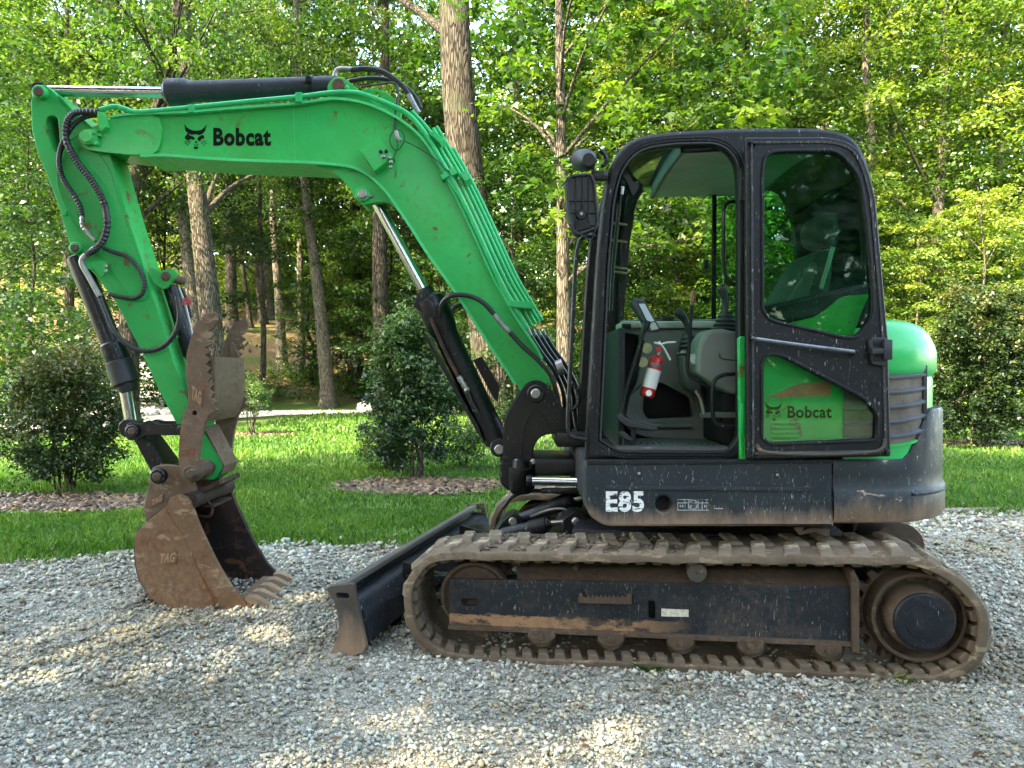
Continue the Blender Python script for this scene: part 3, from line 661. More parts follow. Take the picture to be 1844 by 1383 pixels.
# far wood as one mass
n = 62000; a = (rng.random(n) - .5) * 1.75; d = 52 + 30 * rng.random(n); x = a * d; zb = H(x, d)
hh = rng.random(n) ** .85 * (19 + 6 * np.sin(x * .21) + 4 * np.sin(x * .53 + 2)); hh = np.where(rng.random(n) < .3, hh * .35, hh)
P_ = np.stack([x, d, zb + hh], -1)
tn = .45 + .22 * np.sin(x * .5 + np.sin(hh * .6)) * np.sin(hh * .8 + x * .3) + .14 * rng.normal(size=n)
V, Fq, To = leaf_arrays(P_, unit(np.array((0, -.35, 1.0)) + rng.normal(size=(n, 3)) * .6), .55 + .55 * rng.random(n), np.clip(tn + .1, 0, 1), .7)
o = link('distant_woodland', np_mesh('distant_woodland', V, Fq, {'tone': To}), LEAF_YEL); tag(o, 'dense distant woodland closing the view behind the trees', kind='stuff')

# undergrowth on the bank
n = 260; x = -13 + 17 * rng.random(n); y = 30.2 + 6.5 * rng.random(n) ** 1.4; C = np.stack([x, y, H(x, y) + .2 + .35 * rng.random(n)], -1)
n2 = 120; x = -24 + 13 * rng.random(n2); y = 22.5 + 7 * rng.random(n2); k = ~((x > -17.5) & (y > 20)); C = np.concatenate([C, np.stack([x, y, H(x, y) + .3], -1)[k]])
n3 = 200; x = 5 + 19 * rng.random(n3); y = 15.8 + 4 * rng.random(n3); C = np.concatenate([C, np.stack([x, y, H(x, y) + .25 + .3 * rng.random(n3)], -1)])
P_, Nn, sz, tn = clump_leaves(C, .35 + .35 * rng.random(len(C)), 70, .6, .11, .5 + .2 * rng.normal(size=len(C)))
V, Fq, To = leaf_arrays(P_, Nn, sz, tn)
o = link('undergrowth', np_mesh('undergrowth', V, Fq, {'tone': To}), LEAF_COVER); tag(o, 'sunlit leafy undergrowth on the bank behind the path', kind='stuff')

# ------------------------------------------------------------------ shrubs on the lawn
def bush(px, py, w, h, mat, label, seed_, leaf=.045, nc=230, per=60, stems=9, openb=.25, lx=0.0, dt=0.0):
    d = CAMH * F / (py - HZ); X = (px - CX) / F * d
    t = empty('shrub', (X, d, float(H(X, d))), label, 'shrub', 'shrubs planted on the lawn')
    hgt = openb + (1 - openb) * rng.random(nc) ** .8; f_ = np.clip(np.sin(PI * np.clip(hgt * .80 + .16, 0, 1)), 0, 1) ** .38
    a = rng.random(nc) * 2 * PI; q = rng.random(nc) ** .4 * w / 2 * f_ * (1 + .16 * np.sin(a * 3 + seed_) + .16 * np.sin(hgt * 11 + a * 2 + seed_) + .1 * np.sin(a * 7))
    C = np.stack([np.cos(a) * q + lx * hgt, np.sin(a) * q * .9, hgt * h * (1 - .16 * rng.random(nc))], -1)
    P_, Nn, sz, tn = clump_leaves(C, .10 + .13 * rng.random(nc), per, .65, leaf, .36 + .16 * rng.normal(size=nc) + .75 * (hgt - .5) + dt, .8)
    ns = 34; aa = rng.random(ns) * 2 * PI; el = rng.random(ns) ** .7 * 1.25; LL = (.92 + .28 * rng.random(ns))
    tips = np.stack([np.cos(aa) * np.cos(el) * w / 2 * LL, np.sin(aa) * np.cos(el) * w / 2 * LL, h * (.42 + .58 * np.sin(el)) * LL], -1)
    SH = [tips * f_ + np.array((0, 0, .12 * h)) * (1 - f_) for f_ in (.80, .88, .96, 1.03)]; SH = np.concatenate(SH); SH[:, 2] = np.maximum(SH[:, 2], .12)
    P2, N2, s2, t2 = clump_leaves(SH, np.full(len(SH), .05), 9, .9, leaf * .9, .62 + .12 * rng.normal(size=len(SH)), .9)
    P_, Nn, sz, tn = np.concatenate([P_, P2]), np.concatenate([Nn, N2]), np.concatenate([sz, s2]), np.concatenate([tn, t2])
    V, Fq, To = leaf_arrays(P_, Nn, sz, tn, .5); 
    link('crown', np_mesh('crown', V, Fq, {'tone': To}), mat, t)
    mb = MB()
    for i in range(stems):
        aa = random.uniform(0, 6.28); b0 = Vector((math.cos(aa) * .09 * w, math.sin(aa) * .09 * w, -.03)); c = Vector(C[rng.integers(nc)])
        mb.tube(cr([b0, b0.lerp(c, .45) + Vector((random.uniform(-.05, .05), random.uniform(-.05, .05), .12 * h)), c], 5), [.016 * (1 - .12 * k) for k in range(11)][:11], 6, cap=False)
        for j in range(4):
            c2 = Vector(C[rng.integers(nc)]); s_ = b0.lerp(c, .6); 
            if (c2 - s_).length < w * .6: mb.tube([s_, s_.lerp(c2, .5) + Vector((0, 0, .05)), c2], [.007, .005, .003], 5, cap=False)
    link('trunk', mb.mesh('stems'), BARK, t); return t
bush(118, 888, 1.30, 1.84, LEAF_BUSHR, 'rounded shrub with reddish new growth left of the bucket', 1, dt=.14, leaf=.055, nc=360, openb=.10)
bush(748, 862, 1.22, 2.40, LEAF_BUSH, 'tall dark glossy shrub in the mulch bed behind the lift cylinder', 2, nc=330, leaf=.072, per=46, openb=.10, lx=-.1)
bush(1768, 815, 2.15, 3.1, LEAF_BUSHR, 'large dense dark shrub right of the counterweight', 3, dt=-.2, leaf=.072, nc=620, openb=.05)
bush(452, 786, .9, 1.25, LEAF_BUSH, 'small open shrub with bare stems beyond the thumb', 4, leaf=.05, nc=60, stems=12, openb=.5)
bush(700, 850, .75, .8, LEAF_COVER, 'low feathery green plant at the foot of the tall dark shrub', 5, leaf=.05, nc=60, stems=6, openb=.1)
bush(835, 845, .7, .75, LEAF_COVER, 'low feathery green plant right of the tall dark shrub', 6, leaf=.045, nc=45, stems=6, openb=.1)
# fallen leaves
n = 260; x = (rng.random(n) - .5) * 8.4; y = 2.6 + 4.2 * rng.random(n); s_ = .012 + .018 * rng.random(n)
V, Fq, To = leaf_arrays(np.stack([x, y, H(x, y) + .045 + .01 * rng.random(n)], -1), unit(np.array((0, 0, 1.0)) + rng.normal(size=(n, 3)) * .3), s_ * 2, rng.random(n), .6)
o = link('fallen_leaves', np_mesh('fallen_leaves', V, Fq, {'tone': To}), foliage_mat('dry_leaf', (.07, .035, .02), (.16, .09, .045), (.30, .20, .10), .1)); tag(o, 'dry brown leaves scattered on the gravel', kind='stuff')
# weeds in the gravel
def weed(px, py, r, label):
    d = CAMH * F / (py - HZ); X = (px - CX) / F * d; n = 46
    a = rng.random(n) * 2 * PI; q = rng.random(n) * r * .5
    V, Fq = blades(np.cos(a) * q, np.sin(a) * q, .02 + .05 * rng.random(n), .0035, .9)
    o = link('weed', np_mesh('weed', V, Fq, {'tone': np.repeat(.5 + .3 * rng.random(n), 5)}), GRASS); o.location = (X, d, .015 + float(H(X, d) - H(0, 0)))
    tag(o, label, 'weed', 'weeds growing in the gravel')
weed(1625, 1250, .12, 'grass tuft growing in gravel below the rear of the track')
weed(1545, 958, .16, 'tall grass tuft between gravel and timber, left of the right lawn')
weed(1690, 958, .2, 'green tuft against the timber edge on the right')
weed(1775, 1010, .18, 'low green tuft in the gravel near the right edge')
weed(1185, 1222, .08, 'small grass tuft in gravel under the middle of the track')
# woodland on the near side of the clearing (behind the camera), as one far mass
n = 26000; th = PI * (1.02 + .96 * rng.random(n)); d = 30 + 16 * rng.random(n); x = np.cos(th) * d * 1.1; y = np.sin(th) * d - 4
hh = rng.random(n) ** .9 * (13 + 3 * np.sin(th * 9))
V, Fq, To = leaf_arrays(np.stack([x, y, hh], -1), unit(np.array((0, .3, 1.0)) + rng.normal(size=(n, 3)) * .7), .9 + .8 * rng.random(n), np.clip(.45 + .2 * rng.normal(size=n), 0, 1), .75)
o = link('far_treeline', np_mesh('far_treeline', V, Fq, {'tone': To}), LEAF_OAK); tag(o, 'distant treeline around the clearing behind the viewer', kind='stuff')
# ------------------------------------------------------------------ unseen trees placed towards the sun to shade drive and excavator
G5 = 'unseen canopy trees placed to shade the drive'
GAPS = []            # holes cut through the crowns so sun patches fall at chosen spots
for (px, py, rr) in ((15, 1185, .24), (575, 1108, .13), (505, 1168, .12), (575, 1165, .10), (1130, 1345, .20), (1220, 1335, .20), (1310, 1325, .20), (580, 1380, .12), (1800, 1000, .2), (820, 1300, .1), (1500, 1290, .08)):
    d = CAMH * F / (py - HZ); GAPS.append((Vector(((px - CX) / F * d, d, 0)), rr))
for gi, (x_, y_, s_, w) in enumerate([(-8.3, -4.2, 1.0, 'nearest the drive on the sunny side'), (-4.8, -5.6, .95, 'close behind the viewer'), (-12.3, -2.8, 1.0, 'left of the drive'), (-1.6, -7.4, 1.0, 'behind the viewer'), (-13.5, -9.8, 1.1, 'farthest from the drive'), (-8.2, -9.8, 1.1, 'in the second row from the drive'), (1.6, -8.8, 1.0, 'right behind the viewer, opposite the rear of the excavator')]):
    nc = 560; h = rng.random(nc); z = 7 + 14 * h; rr = 5.2 * np.sqrt(np.clip(np.sin(PI * (h * .93 + .05)), 0, 1)) * rng.random(nc) ** .5; a = rng.random(nc) * 2 * PI
    C = np.stack([np.cos(a) * rr * s_, np.sin(a) * rr * s_, z * s_], -1); rad = .7 + .6 * rng.random(nc); keep = np.ones(nc, bool)
    for g_, gr_ in GAPS:
        rel = C + np.array((x_, y_, 0)) - np.array(g_); t_ = rel @ np.array(sv); dist = np.linalg.norm(rel - t_[:, None] * np.array(sv), axis=1); keep &= dist > gr_ + rad * .45
    C, rad = C[keep], rad[keep]
    P_, Nn, sz, tn = clump_leaves(C, rad, 46, .42, .30, .5 + .2 * rng.normal(size=len(C)))
    V, Fq, To = leaf_arrays(P_, Nn, sz, tn); t = empty('tree', (x_, y_, -.05), 'unseen tall canopy tree placed to shade the drive, ' + w, 'tree', G5)
    link('crown', np_mesh('crown', V, Fq, {'tone': To}), LEAF_OAK, t)
    link('trunk', trunk_mesh(C, .35, [(0, 0, 0), (.1, .1, 5), (-.1, 0, 11), (0, 0, 19 * s_)], 10).mesh('trunk', ang=80), BARK, t)
# ================================================================== EXCAVATOR
GREEN = painted('green_paint', (.0, .385, .086), .38, (.05, .16, .045), .55, scratch=.8, scratch_col=(.10, .26, .12), var=.16, coat=.16, spec=.25, fade=(.008, .32, .055), rust=.03)
GREENW = painted('green_paint_worn', (.0, .32, .070), .42, (.09, .13, .05), .38, scratch=.55, scratch_col=(.20, .13, .08), var=.14, rust=.10, coat=.05, spec=.22, fade=(.004, .25, .05))
GREENT = painted('green_tube_paint', (.0, .37, .115), .38, (.03, .16, .07), .2, var=.08, coat=.12, spec=.3)
BLACK = painted('black_paint', (.0028, .0036, .0044), .38, (.05, .042, .036), .18, scratch=.45, var=.2, coat=.1)
BLACKG = painted('black_frame_paint', (.0040, .0052, .0066), .42, (.05, .045, .04), .18, scratch=.6, var=.18)
BLUEBLK = painted('blue_black_paint', (.008, .011, .015), .42, (.10, .07, .045), .35, scratch=.7, var=.2)
SKIRT = painted('grey_steel_paint', (.013, .0185, .022), .48, (.06, .055, .045), .22, scratch=1.1, scratch_col=(.42, .44, .42), var=.15, zdirt=(.735, .83))
_ba = TW(*[(lambda q: q)(v) for v in (0, .1, 0)]); _p0 = TW(T(812, 1116, .10)[0], .10, T(812, 1116, .10)[1]); _p1 = TW(T(1530, 1142, .10)[0], .10, T(1530, 1142, .10)[1])
_sl = (_p1.z - _p0.z) / (_p1.x - _p0.x)
FRAMEP = painted('track_frame_paint', (.010, .014, .018), .55, (.075, .055, .038), .85, scratch=1.2, scratch_col=(.30, .26, .20), var=.3, wear=.62, wearcol=(.26, .145, .075), band=(_p0.z - _sl * (_p0.x - 1.05), _sl, .032, T(1130, 1120, .10)[0] - 1.25), bmp=.05)
RUST = painted('rusty_steel', (.165, .092, .048), .60, (.05, .035, .028), .85, scratch=.5, scratch_col=(.33, .24, .17), var=.45, wear=.55, wearcol=(.25, .175, .105), rust=.7, bmp=.12)
RUSTD = painted('dark_rusty_steel', (.026, .017, .014), .62, (.10, .05, .03), .5, scratch=.4, scratch_col=(.2, .14, .1), var=.4, wear=.5, wearcol=(.075, .032, .018), rust=.4, bmp=.12)
THUMBM = painted('thumb_steel', (.125, .080, .050), .62, (.05, .036, .03), .8, scratch=.8, scratch_col=(.34, .28, .22), var=.4, wear=.45, wearcol=(.21, .14, .09), rust=.5, bmp=.12)
MUD = painted('dusty_rubber', (.115, .084, .054), .85, (.045, .036, .027), .9, var=.45, wear=.6, wearcol=(.225, .165, .105), bmp=.12)
MUDT = painted('muddy_tread', (.155, .122, .085), .92, (.045, .038, .030), .9, var=.45, wear=.8, wearcol=(.36, .27, .18), rust=.0, bmp=.2)
BROWN = painted('muddy_steel', (.078, .052, .034), .75, (.03, .024, .019), .85, var=.4, wear=.5, wearcol=(.125, .085, .055), bmp=.12)
HOSE = simple('hose_rubber', (.014, .014, .015), .42, 0, .3, 40)
PLAST = simple('black_plastic', (.014, .015, .017), .5, 0, .3, 30)
CHROME = simple('chrome_rod', (.40, .41, .42), .20, 1.0, .08, 8)
STEEL = simple('zinc_steel', (.26, .25, .235), .45, .85, .2, 25)
GREYP = simple('grey_cab_plastic', (.125, .140, .128), .6, 0, .14, 6)
GREYL = simple('pale_cab_plastic', (.29, .315, .29), .6, 0, .14, 6)
DARK = simple('black_parts_and_shade', (.006, .006, .007), .8, 0, .2, 10)  # near-black of dark parts, also standing in for shade inside slots and footwell
GLASS = glass('green_tinted_glass', (.56, .86, .70))
GLASSC = glass('clear_tinted_glass', (.76, .92, .84))
INK = simple('black_vinyl', (.003, .005, .004), .6, 0, .2, 50, spec=.1)
RED = simple('red_paint', (.38, .010, .012), .3, 0, .15, 20)
WHITE = simple('white_print', (.62, .63, .60), .5, 0, .2, 60)
CREAM = simple('worn_cream_sticker', (.50, .46, .36), .6, 0, .45, 40)
YELL = simple('faded_yellow_sticker', (.62, .55, .30), .5, 0, .15, 30)
STRIPE = simple('faded_brown_stripe', (.40, .13, .07), .4, 0, .25, 20)
WOOD = simple('wood_knob', (.20, .085, .05), .35, 0, .2, 30)
SCREEN = simple('grey_screen', (.42, .50, .55), .18, 0, .06, 5)

R0 = Vector((1.05, 4.74, 0.0))
EX = empty('excavator', R0, 'green and black tracked excavator on gravel, boom raised, rusty bucket resting on the ground', 'excavator')
def E(name, mb, mat, parent=EX, ang=35, label=None):
    o = link(name, mb.mesh(name, off=R0, ang=ang), mat, parent)
    if label: o['label'] = label
    return o
def PT(p, Y): return W(p[0], p[1], Y)
def tubepx(pts, Y, r, n=10, smooth=5, rib=0, per=.02, mb=None):
    """pts: (px, py[, Y]); r in metres"""
    P_ = [tuple(W(p[0], p[1], p[2] if len(p) > 2 else Y)) for p in pts]
    P_ = cr(P_, smooth) if smooth else P_
    mb = mb or MB(); return mb.tube(P_, r, n, rib, per)
def densify(P_, step):
    out = []
    for a, b_ in zip(P_[:-1], P_[1:]):
        a = Vector(a); b_ = Vector(b_); k = max(1, int((b_ - a).length / step))
        for i in range(k): out.append(tuple(a.lerp(b_, i / k)))
    out.append(tuple(P_[-1])); return out
def hosepx(pts, Y, r, per=.016, n=10):
    P_ = [tuple(W(p[0], p[1], p[2] if len(p) > 2 else Y)) for p in pts]
    return MB().tube(densify(cr(P_, 8), per / 2), r, n, .13, per)
def pin(px, py, Y0, Y1, rpx, mat, parent=EX, name='pin', n=18):
    a = W(px, py, Y0); b_ = Vector((a.x, Y1, a.z)); return E(name, MB().cyl(a, b_, rpx * MPP(Y0), n, .006), mat, parent)

# ------------------------------------------------------------------ undercarriage
outer_px = [(850, 993), (950, 995), (1100, 997), (1250, 999), (1400, 1000), (1540, 1001), (1653, 1004), (1714, 1030), (1758, 1066), (1779, 1103), (1785, 1138), (1776, 1177), (1752, 1210), (1708, 1230), (1653, 1236), (1500, 1229), (1350, 1221), (1200, 1213), (1050, 1207), (900, 1202), (825, 1195), (775, 1177), (748, 1153), (731, 1120), (726, 1085), (733, 1042), (757, 1010), (798, 995)]
OP = [Vector(p) for p in cr(TZ(outer_px, 0), 14, True)]
def resample(P_, n):
    L = [0]
    for i in range(len(P_)): L.append(L[-1] + (P_[(i + 1) % len(P_)] - P_[i]).length)
    tot = L[-1]; out = []; j = 0
    for k in range(n):
        s = tot * k / n
        while L[j + 1] < s: j += 1
        f_ = (s - L[j]) / (L[j + 1] - L[j]); out.append(P_[j].lerp(P_[(j + 1) % len(P_)], f_))
    return out, tot
NB = 240
BP, PER = resample(OP, NB)
# orientation: inward normal
area = sum(BP[i].x * BP[(i + 1) % NB].y - BP[(i + 1) % NB].x * BP[i].y for i in range(NB)); SG = 1 if area > 0 else -1
def frame_at(s):
    f_ = (s / PER * NB) % NB; i = int(f_); p = BP[i].lerp(BP[(i + 1) % NB], f_ - i)
    t = (BP[(i + 2) % NB] - BP[(i - 1) % NB]).normalized(); return p, t, Vector((-t.y, t.x)) * SG
def belt(yl, xoff):
    prof = [(0, .010), (.010, 0), (.44, 0), (.45, .010), (.45, .040), (.435, .046), (.40, .032), (.055, .032), (.02, .046), (0, .042)]
    V = []; Fc = []; m_ = len(prof)
    for i in range(NB):
        p, t, nr = frame_at(i * PER / NB)
        wob = .003 * math.sin(i * .7) + .004 * mnoise.noise(Vector((i * .13, yl, 0)))
        for (a, d) in prof:
            q = p + nr * (d + wob); V.append(TW(q.x + xoff, yl + a, q.y))
    for i in range(NB):
        j = (i + 1) % NB
        for k in range(m_): l = (k + 1) % m_; Fc.append((i * m_ + k, i * m_ + l, j * m_ + l, j * m_ + k))
    return MB().add(V, Fc)
def lug_mesh(name, w, l, h, mat, skew=0.0):
    mb = MB(); o_ = []
    for z, q in ((-.006, 1.0), (h * .8, .80), (h, .62)):
        for (sx, sy) in ((-1, 0), (1, 0), (1, 1), (-1, 1)):
            o_.append((sx * l / 2 * q + skew * sy, (w * .5) + (sy - .5) * w * (q * .5 + .5), z))
    f_ = [(3, 2, 1, 0), (8, 9, 10, 11)]
    for k in range(2):
        for i in range(4): j = (i + 1) % 4; f_.append((k * 4 + i, k * 4 + j, k * 4 + 4 + j, k * 4 + 4 + i))
    mb.add(o_, f_); me = mb.mesh(name, smooth=False); me.materials.append(mat); return me
LUG_A = lug_mesh('tread_lug', .25, .080, .021, MUDT, .03); LUG_B = lug_mesh('tread_lug', .25, .080, .021, MUDT, -.03)
LUG_I = lug_mesh('drive_lug', .085, .060, .030, MUD, .012)
LR = random.Random(5)
def place(me, name, par, p, t, nout, yl, xoff):
    """x along the belt, y across, z outwards"""
    X = Vector((TAX[0] * t.x, TAX[1] * t.x, t.y)); Z = Vector((TAX[0] * nout.x, TAX[1] * nout.x, nout.y)); Y = Vector((TAY[0], TAY[1], 0))
    o_ = bpy.data.objects.new(name, me); COL.objects.link(o_); o_.parent = par
    c = TW(p.x + xoff, yl, p.y) - R0
    k_ = (LR.uniform(.85, 1.15), LR.uniform(.93, 1.03), LR.uniform(.6, 1.25)) if name == 'tread_lug' else (1, 1, 1)
    o_.matrix_local = Matrix(((X.x * k_[0], Y.x * k_[1], Z.x * k_[2], c.x), (X.y * k_[0], Y.y * k_[1], Z.y * k_[2], c.y), (X.z * k_[0], Y.z * k_[1], Z.z * k_[2], c.z), (0, 0, 0, 1)))
    return o_
for (yl, xoff, full) in ((0.0, 0.0, True), (1.82, .10, False)):
    tr = E('rubber_track', belt(yl, xoff), MUD, ang=50)
    k = 0; nl = int(PER / .155)
    for i in range(nl):
        s = i * PER / nl
        for side in (0, 1):
            p, t, nr = frame_at(s + side * PER / nl * .5)
            place(LUG_A if side == 0 else LUG_B, 'tread_lug', tr, p + nr * .002, t, -nr, yl + (.004 if side == 0 else .196), xoff)
    if full:
        ni = 74
        for i in range(ni):
            p, t, nr = frame_at(i * PER / ni); place(LUG_I, 'drive_lug', tr, p + nr * .034, t, nr, yl + .035, xoff)
    # idler wheel
    ic = T(852, 1079, .10); c0 = TW(ic[0] + xoff, yl + .135, ic[1]); c1 = TW(ic[0] + xoff, yl + .38, ic[1]); ri = .192
    mb = MB().lathe(c0, c1, [(.10, ri * .60), (.10, ri * .80), (0, ri * .90), (0, ri * .97), (.06, ri), (.25, ri), (.32, ri * .86), (.68, ri * .86), (.75, ri), (.94, ri), (1, ri * .9)], 40)
    E('idler_wheel', mb, BROWN, tr, ang=30)
    # sprocket
    sc_ = T(1655, 1112, .10); def_c = lambda y: TW(sc_[0] + xoff, y, sc_[1])
    pts = []
    for i in range(21):
        for (da, rr) in ((-.34, .238), (-.15, .276), (.15, .276), (.34, .238)):
            a = 2 * PI * (i + da) / 21; pts.append((sc_[0] + xoff + math.cos(a) * rr, sc_[1] + math.sin(a) * rr))
    spk = E('sprocket', MB().plate(pts, yl + .19, yl + .25, .004, TW), BROWN, tr)
    mb = MB().lathe(def_c(yl + .10), def_c(yl + .19), [(0, .196), (0, .214), (.3, .222), (1, .228), (1, .196)], 48, ring=True)
    E('sprocket_ring', mb, BROWN, spk)
    mb = MB().lathe(def_c(yl + .165), def_c(yl + .189), [(0, .12), (0, .20), (1, .20)], 40); E('hub_plate', mb, simple('dark_brown_steel', (.035, .022, .015), .5) if full else BROWN, spk)  # near hub plate gets a darker brown than the far one
    for i in range(12):
        a = 2 * PI * (i + .3) / 12; q = (sc_[0] + xoff + math.cos(a) * .172, sc_[1] + math.sin(a) * .172)
        E('bolt', MB().cyl(TW(q[0], yl + .148, q[1]), TW(q[0], yl + .166, q[1]), .011, 6), BROWN, spk)
    dm = E('final_drive', MB().lathe(def_c(yl + .045), def_c(yl + .19), [(0, .12), (0, .138), (.06, .146), (.12, .148), (.16, .152), (1, .158), (1, .05)], 48), BROWN, tr)
    E('drive_cover', MB().lathe(def_c(yl + .030), def_c(yl + .045), [(0, .125), (.5, .134), (1, .136)], 48), BLUEBLK, dm)
    E('cover_ring', MB().lathe(def_c(yl + .026), def_c(yl + .030), [(0, .078), (0, .082), (1, .084), (1, .06)], 40), BLUEBLK, dm)
    # side frame
    fo = TZ([(808, 1042), (1532, 1056), (1534, 1160), (808, 1128)], .10); fo = [(x + xoff, z) for x, z in fo]
    holes = []
    if full:
        a, b_ = T(845, 1085, .10), T(1174, 1099, .10)
        holes = [slot(a[0], a[1], .085, .034, 5), slot(b_[0], b_[1], .034, .092, 5)]
    fr_ = E('track_frame', MB().plate(rnd(fo, .012, 3), yl + .10, yl + .125, .008, TW, holes), FRAMEP, tr)
    mb = MB(); a = TZ([(815, 1050), (1530, 1062), (1530, 1155), (815, 1122)], .14); mb.plate([(x + xoff, z) for x, z in a], yl + .16, yl + .34, .004, TW); E('frame_core', mb, DARK, fr_)
    # sloped top cover and lower flange
    a, b_ = T(930, 1040, .10), T(1530, 1056, .10); V = []
    for (x, z) in (a, b_):
        V += [TW(x + xoff, yl + .105, z - .002), TW(x + xoff, yl + .30, z + .075), TW(x + xoff, yl + .30, z + .03), TW(x + xoff, yl + .125, z - .03)]
    E('top_cover', MB().add(V, [(0, 1, 2, 3), (7, 6, 5, 4), (0, 4, 5, 1), (1, 5, 6, 2), (2, 6, 7, 3), (3, 7, 4, 0)]), BROWN, fr_)
    a = TZ([(806, 1126), (1534, 1157), (1534, 1166), (806, 1134)], .08); E('bottom_flange', MB().plate([(x + xoff, z) for x, z in a], yl + .082, yl + .34, .004, TW), BROWN, fr_)
    a = TZ([(1531, 1030), (1538, 1026), (1548, 1046), (1548, 1172), (1536, 1176), (1534, 1050)], .07); E('end_plate', MB().plate([(x + xoff, z) for x, z in a], yl + .07, yl + .32, .003, TW), BROWN, fr_)
    if full:
        for (px, py) in ((975, 1147), (1100, 1152), (1226, 1159), (1353, 1165), (1493, 1172)):
            w = 24; out_ = TZ([(px - w, py - 12, .004), (px + w, py - 12, .004), (px + w, py + 3, .01), (px + 12, py + 13, .014), (px - 12, py + 13, .014), (px - w, py + 3, .01)], .07)
            rb = E('track_roller', MB().plate(rnd(out_, 0), yl + .075, yl + .12, .004, TW), BROWN, tr)
            c = T(px, py, .07); E('bolt', MB().cyl(TW(c[0], .062, c[1]), TW(c[0], .078, c[1]), .017, 12, .003), BROWN, rb)
            c = T(px, py - 3, .14); E('roller', MB().lathe(TW(c[0], .13, c[1]), TW(c[0], .34, c[1]), [(0, .06), (.1, .075), (.3, .075), (.35, .06), (.65, .06), (.7, .075), (1, .07)], 20), BROWN, rb)
        c = T(1255, 1031, .08); q = E('carrier_roller', MB().lathe(TW(c[0], .075, c[1]), TW(c[0], .34, c[1]), [(0, .040), (.01, .048), (.2, .050), (.22, .042), (1, .042)], 28), painted('grey_roller', (.06, .06, .052), .6, wear=.4), tr)
        E('grease_plug', MB().cyl(TW(c[0], .068, c[1]), TW(c[0], .076, c[1]), .008, 10), BROWN, q)
        c = T(1037, 1019, .2); E('frame_bolt', MB().cyl(TW(c[0], .15, c[1]), TW(c[0], .22, c[1]), .016, 10, .003), BROWN, fr_)
        # serrated step, its tabs, worn sticker
        st = [(1042, 1068), (1048, 1068), (1050, 1075)]
        for i in range(9): st += [(1056 + i * 7.6, 1077), (1059 + i * 7.6, 1071)]
        st += [(1126, 1077), (1129, 1069), (1137, 1070), (1138, 1089), (1042, 1086)]
        sp_ = E('step', MB().plate(TZ(st, .06), yl + .060, yl + .068, .0015, TW), BROWN, fr_)
        for px in (1036, 1150): a = TZ([(px - 9, 1062), (px + 9, 1062), (px + 9, 1084), (px - 9, 1084)], .09); E('step_tab', MB().plate(a, .088, .104, .002, TW), FRAMEP, sp_)
        a = TZ([(1040, 1078), (1138, 1080), (1138, 1088), (1040, 1086)], .06); E('step_shelf', MB().plate(a, .066, .10, .002, TW), BROWN, sp_)
        a = TZ([(1191, 1096), (1240, 1098), (1240, 1111), (1191, 1110)], .098); E('worn_sticker', MB().plate(a, .0985, .0998, 0, TW), CREAM, fr_)
# clods of mud lying on the upper run
n = 420; s_ = rng.random(n) ** 1.3 * 1.05 + .02; P_ = []
for q in s_:
    x_ = T(850, 993)[0] + q * 1.0; i_ = min((p.x - x_) ** 2 + (0 if p.y > .4 else 9) for p in BP); zt_ = max(p.y for p in BP if abs(p.x - x_) < .04); P_.append(TW(x_, float(rng.random() * .42 + .015), zt_ + .004) - R0)
V, Fq = stones(np.array([tuple(v) for v in P_]), .007 + .022 * rng.random(n) ** 2.5, 9, .4)
o = link('caked_mud', np_mesh('caked_mud', V, Fq), painted('dry_clay', (.13, .10, .075), .95, (.07, .055, .045), .8, var=.4, wear=.45, wearcol=(.20, .11, .07)), EX); o['kind'] = 'stuff'
# centre body and turntable
body = MB().box(.35, 2.25, .47, 1.80, .22, .47, .03, TW); body.box(.55, 2.0, .55, 1.7, .46, .60, .03, TW)
cb = E('centre_frame', body, BLACKG)
E('turntable', MB().lathe(R0 + Vector((0, 0, .58)), R0 + Vector((0, 0, .76)), [(0, .52), (.5, .52), (.52, .56), (1, .56)], 48), DARK, cb)
# travel motor housing at the far rear, seen under the counterweight
c0 = T(1600, 955, 1.50)
E('travel_motor', MB().lathe(TW(c0[0], 1.30, c0[1] - .06), TW(c0[0], 1.80, c0[1] - .06), [(0, .10), (0, .15), (.7, .155), (.7, .18), (1, .18)], 28), BROWN)

# ------------------------------------------------------------------ dozer blade
BA = R(14.0); BO = (-.90, 3.86); BAX = (math.cos(BA), -math.sin(BA)); BAY = (math.sin(BA), math.cos(BA))
def B2(px, py, yl=0.0):
    r = ray(px, py); t = (yl + BO[0] * BAY[0] + BO[1] * BAY[1]) / (r[0] * BAY[0] + r[1] * BAY[1])
    x, y, z = r[0] * t, r[1] * t, CAMH + r[2] * t; return ((x - BO[0]) * BAX[0] + (y - BO[1]) * BAX[1], z)
def BWf(x, y, z): return Vector((BO[0] + x * BAX[0] + y * BAY[0], BO[1] + x * BAX[1] + y * BAY[1], z))
def BZ(pts): return [B2(p[0], p[1]) + tuple(p[2:]) for p in pts]
BL = 2.48
endp = rnd(BZ([(587, 1062, .012), (594, 1055, .012), (636, 1051, .012), (640, 1072, .01), (659, 1164, .01), (654, 1175, .01), (591, 1196, .006), (587, 1188, .006), (606, 1155, .05), (611, 1118, .06), (601, 1080, .04)]), 0, 4)
hc = B2(617, 1073)
blade = E('dozer_blade', MB().plate(rnd(BZ([(598, 1062, .004), (603, 1066), (609, 1090, .05), (617, 1120, .05), (613, 1150, .04), (596, 1188), (592, 1186), (607, 1150, .05), (611, 1118, .06), (603, 1084, .04)]), 0, 3), .028, BL - .028, 0, BWf), BLUEBLK, ang=50)
bp = painted('blade_edge_steel', (.060, .050, .042), .6, (.03, .024, .02), .6, var=.4, wear=.55, wearcol=(.12, .07, .04), zdirt=(.02, .22), rust=.3, bmp=.12)
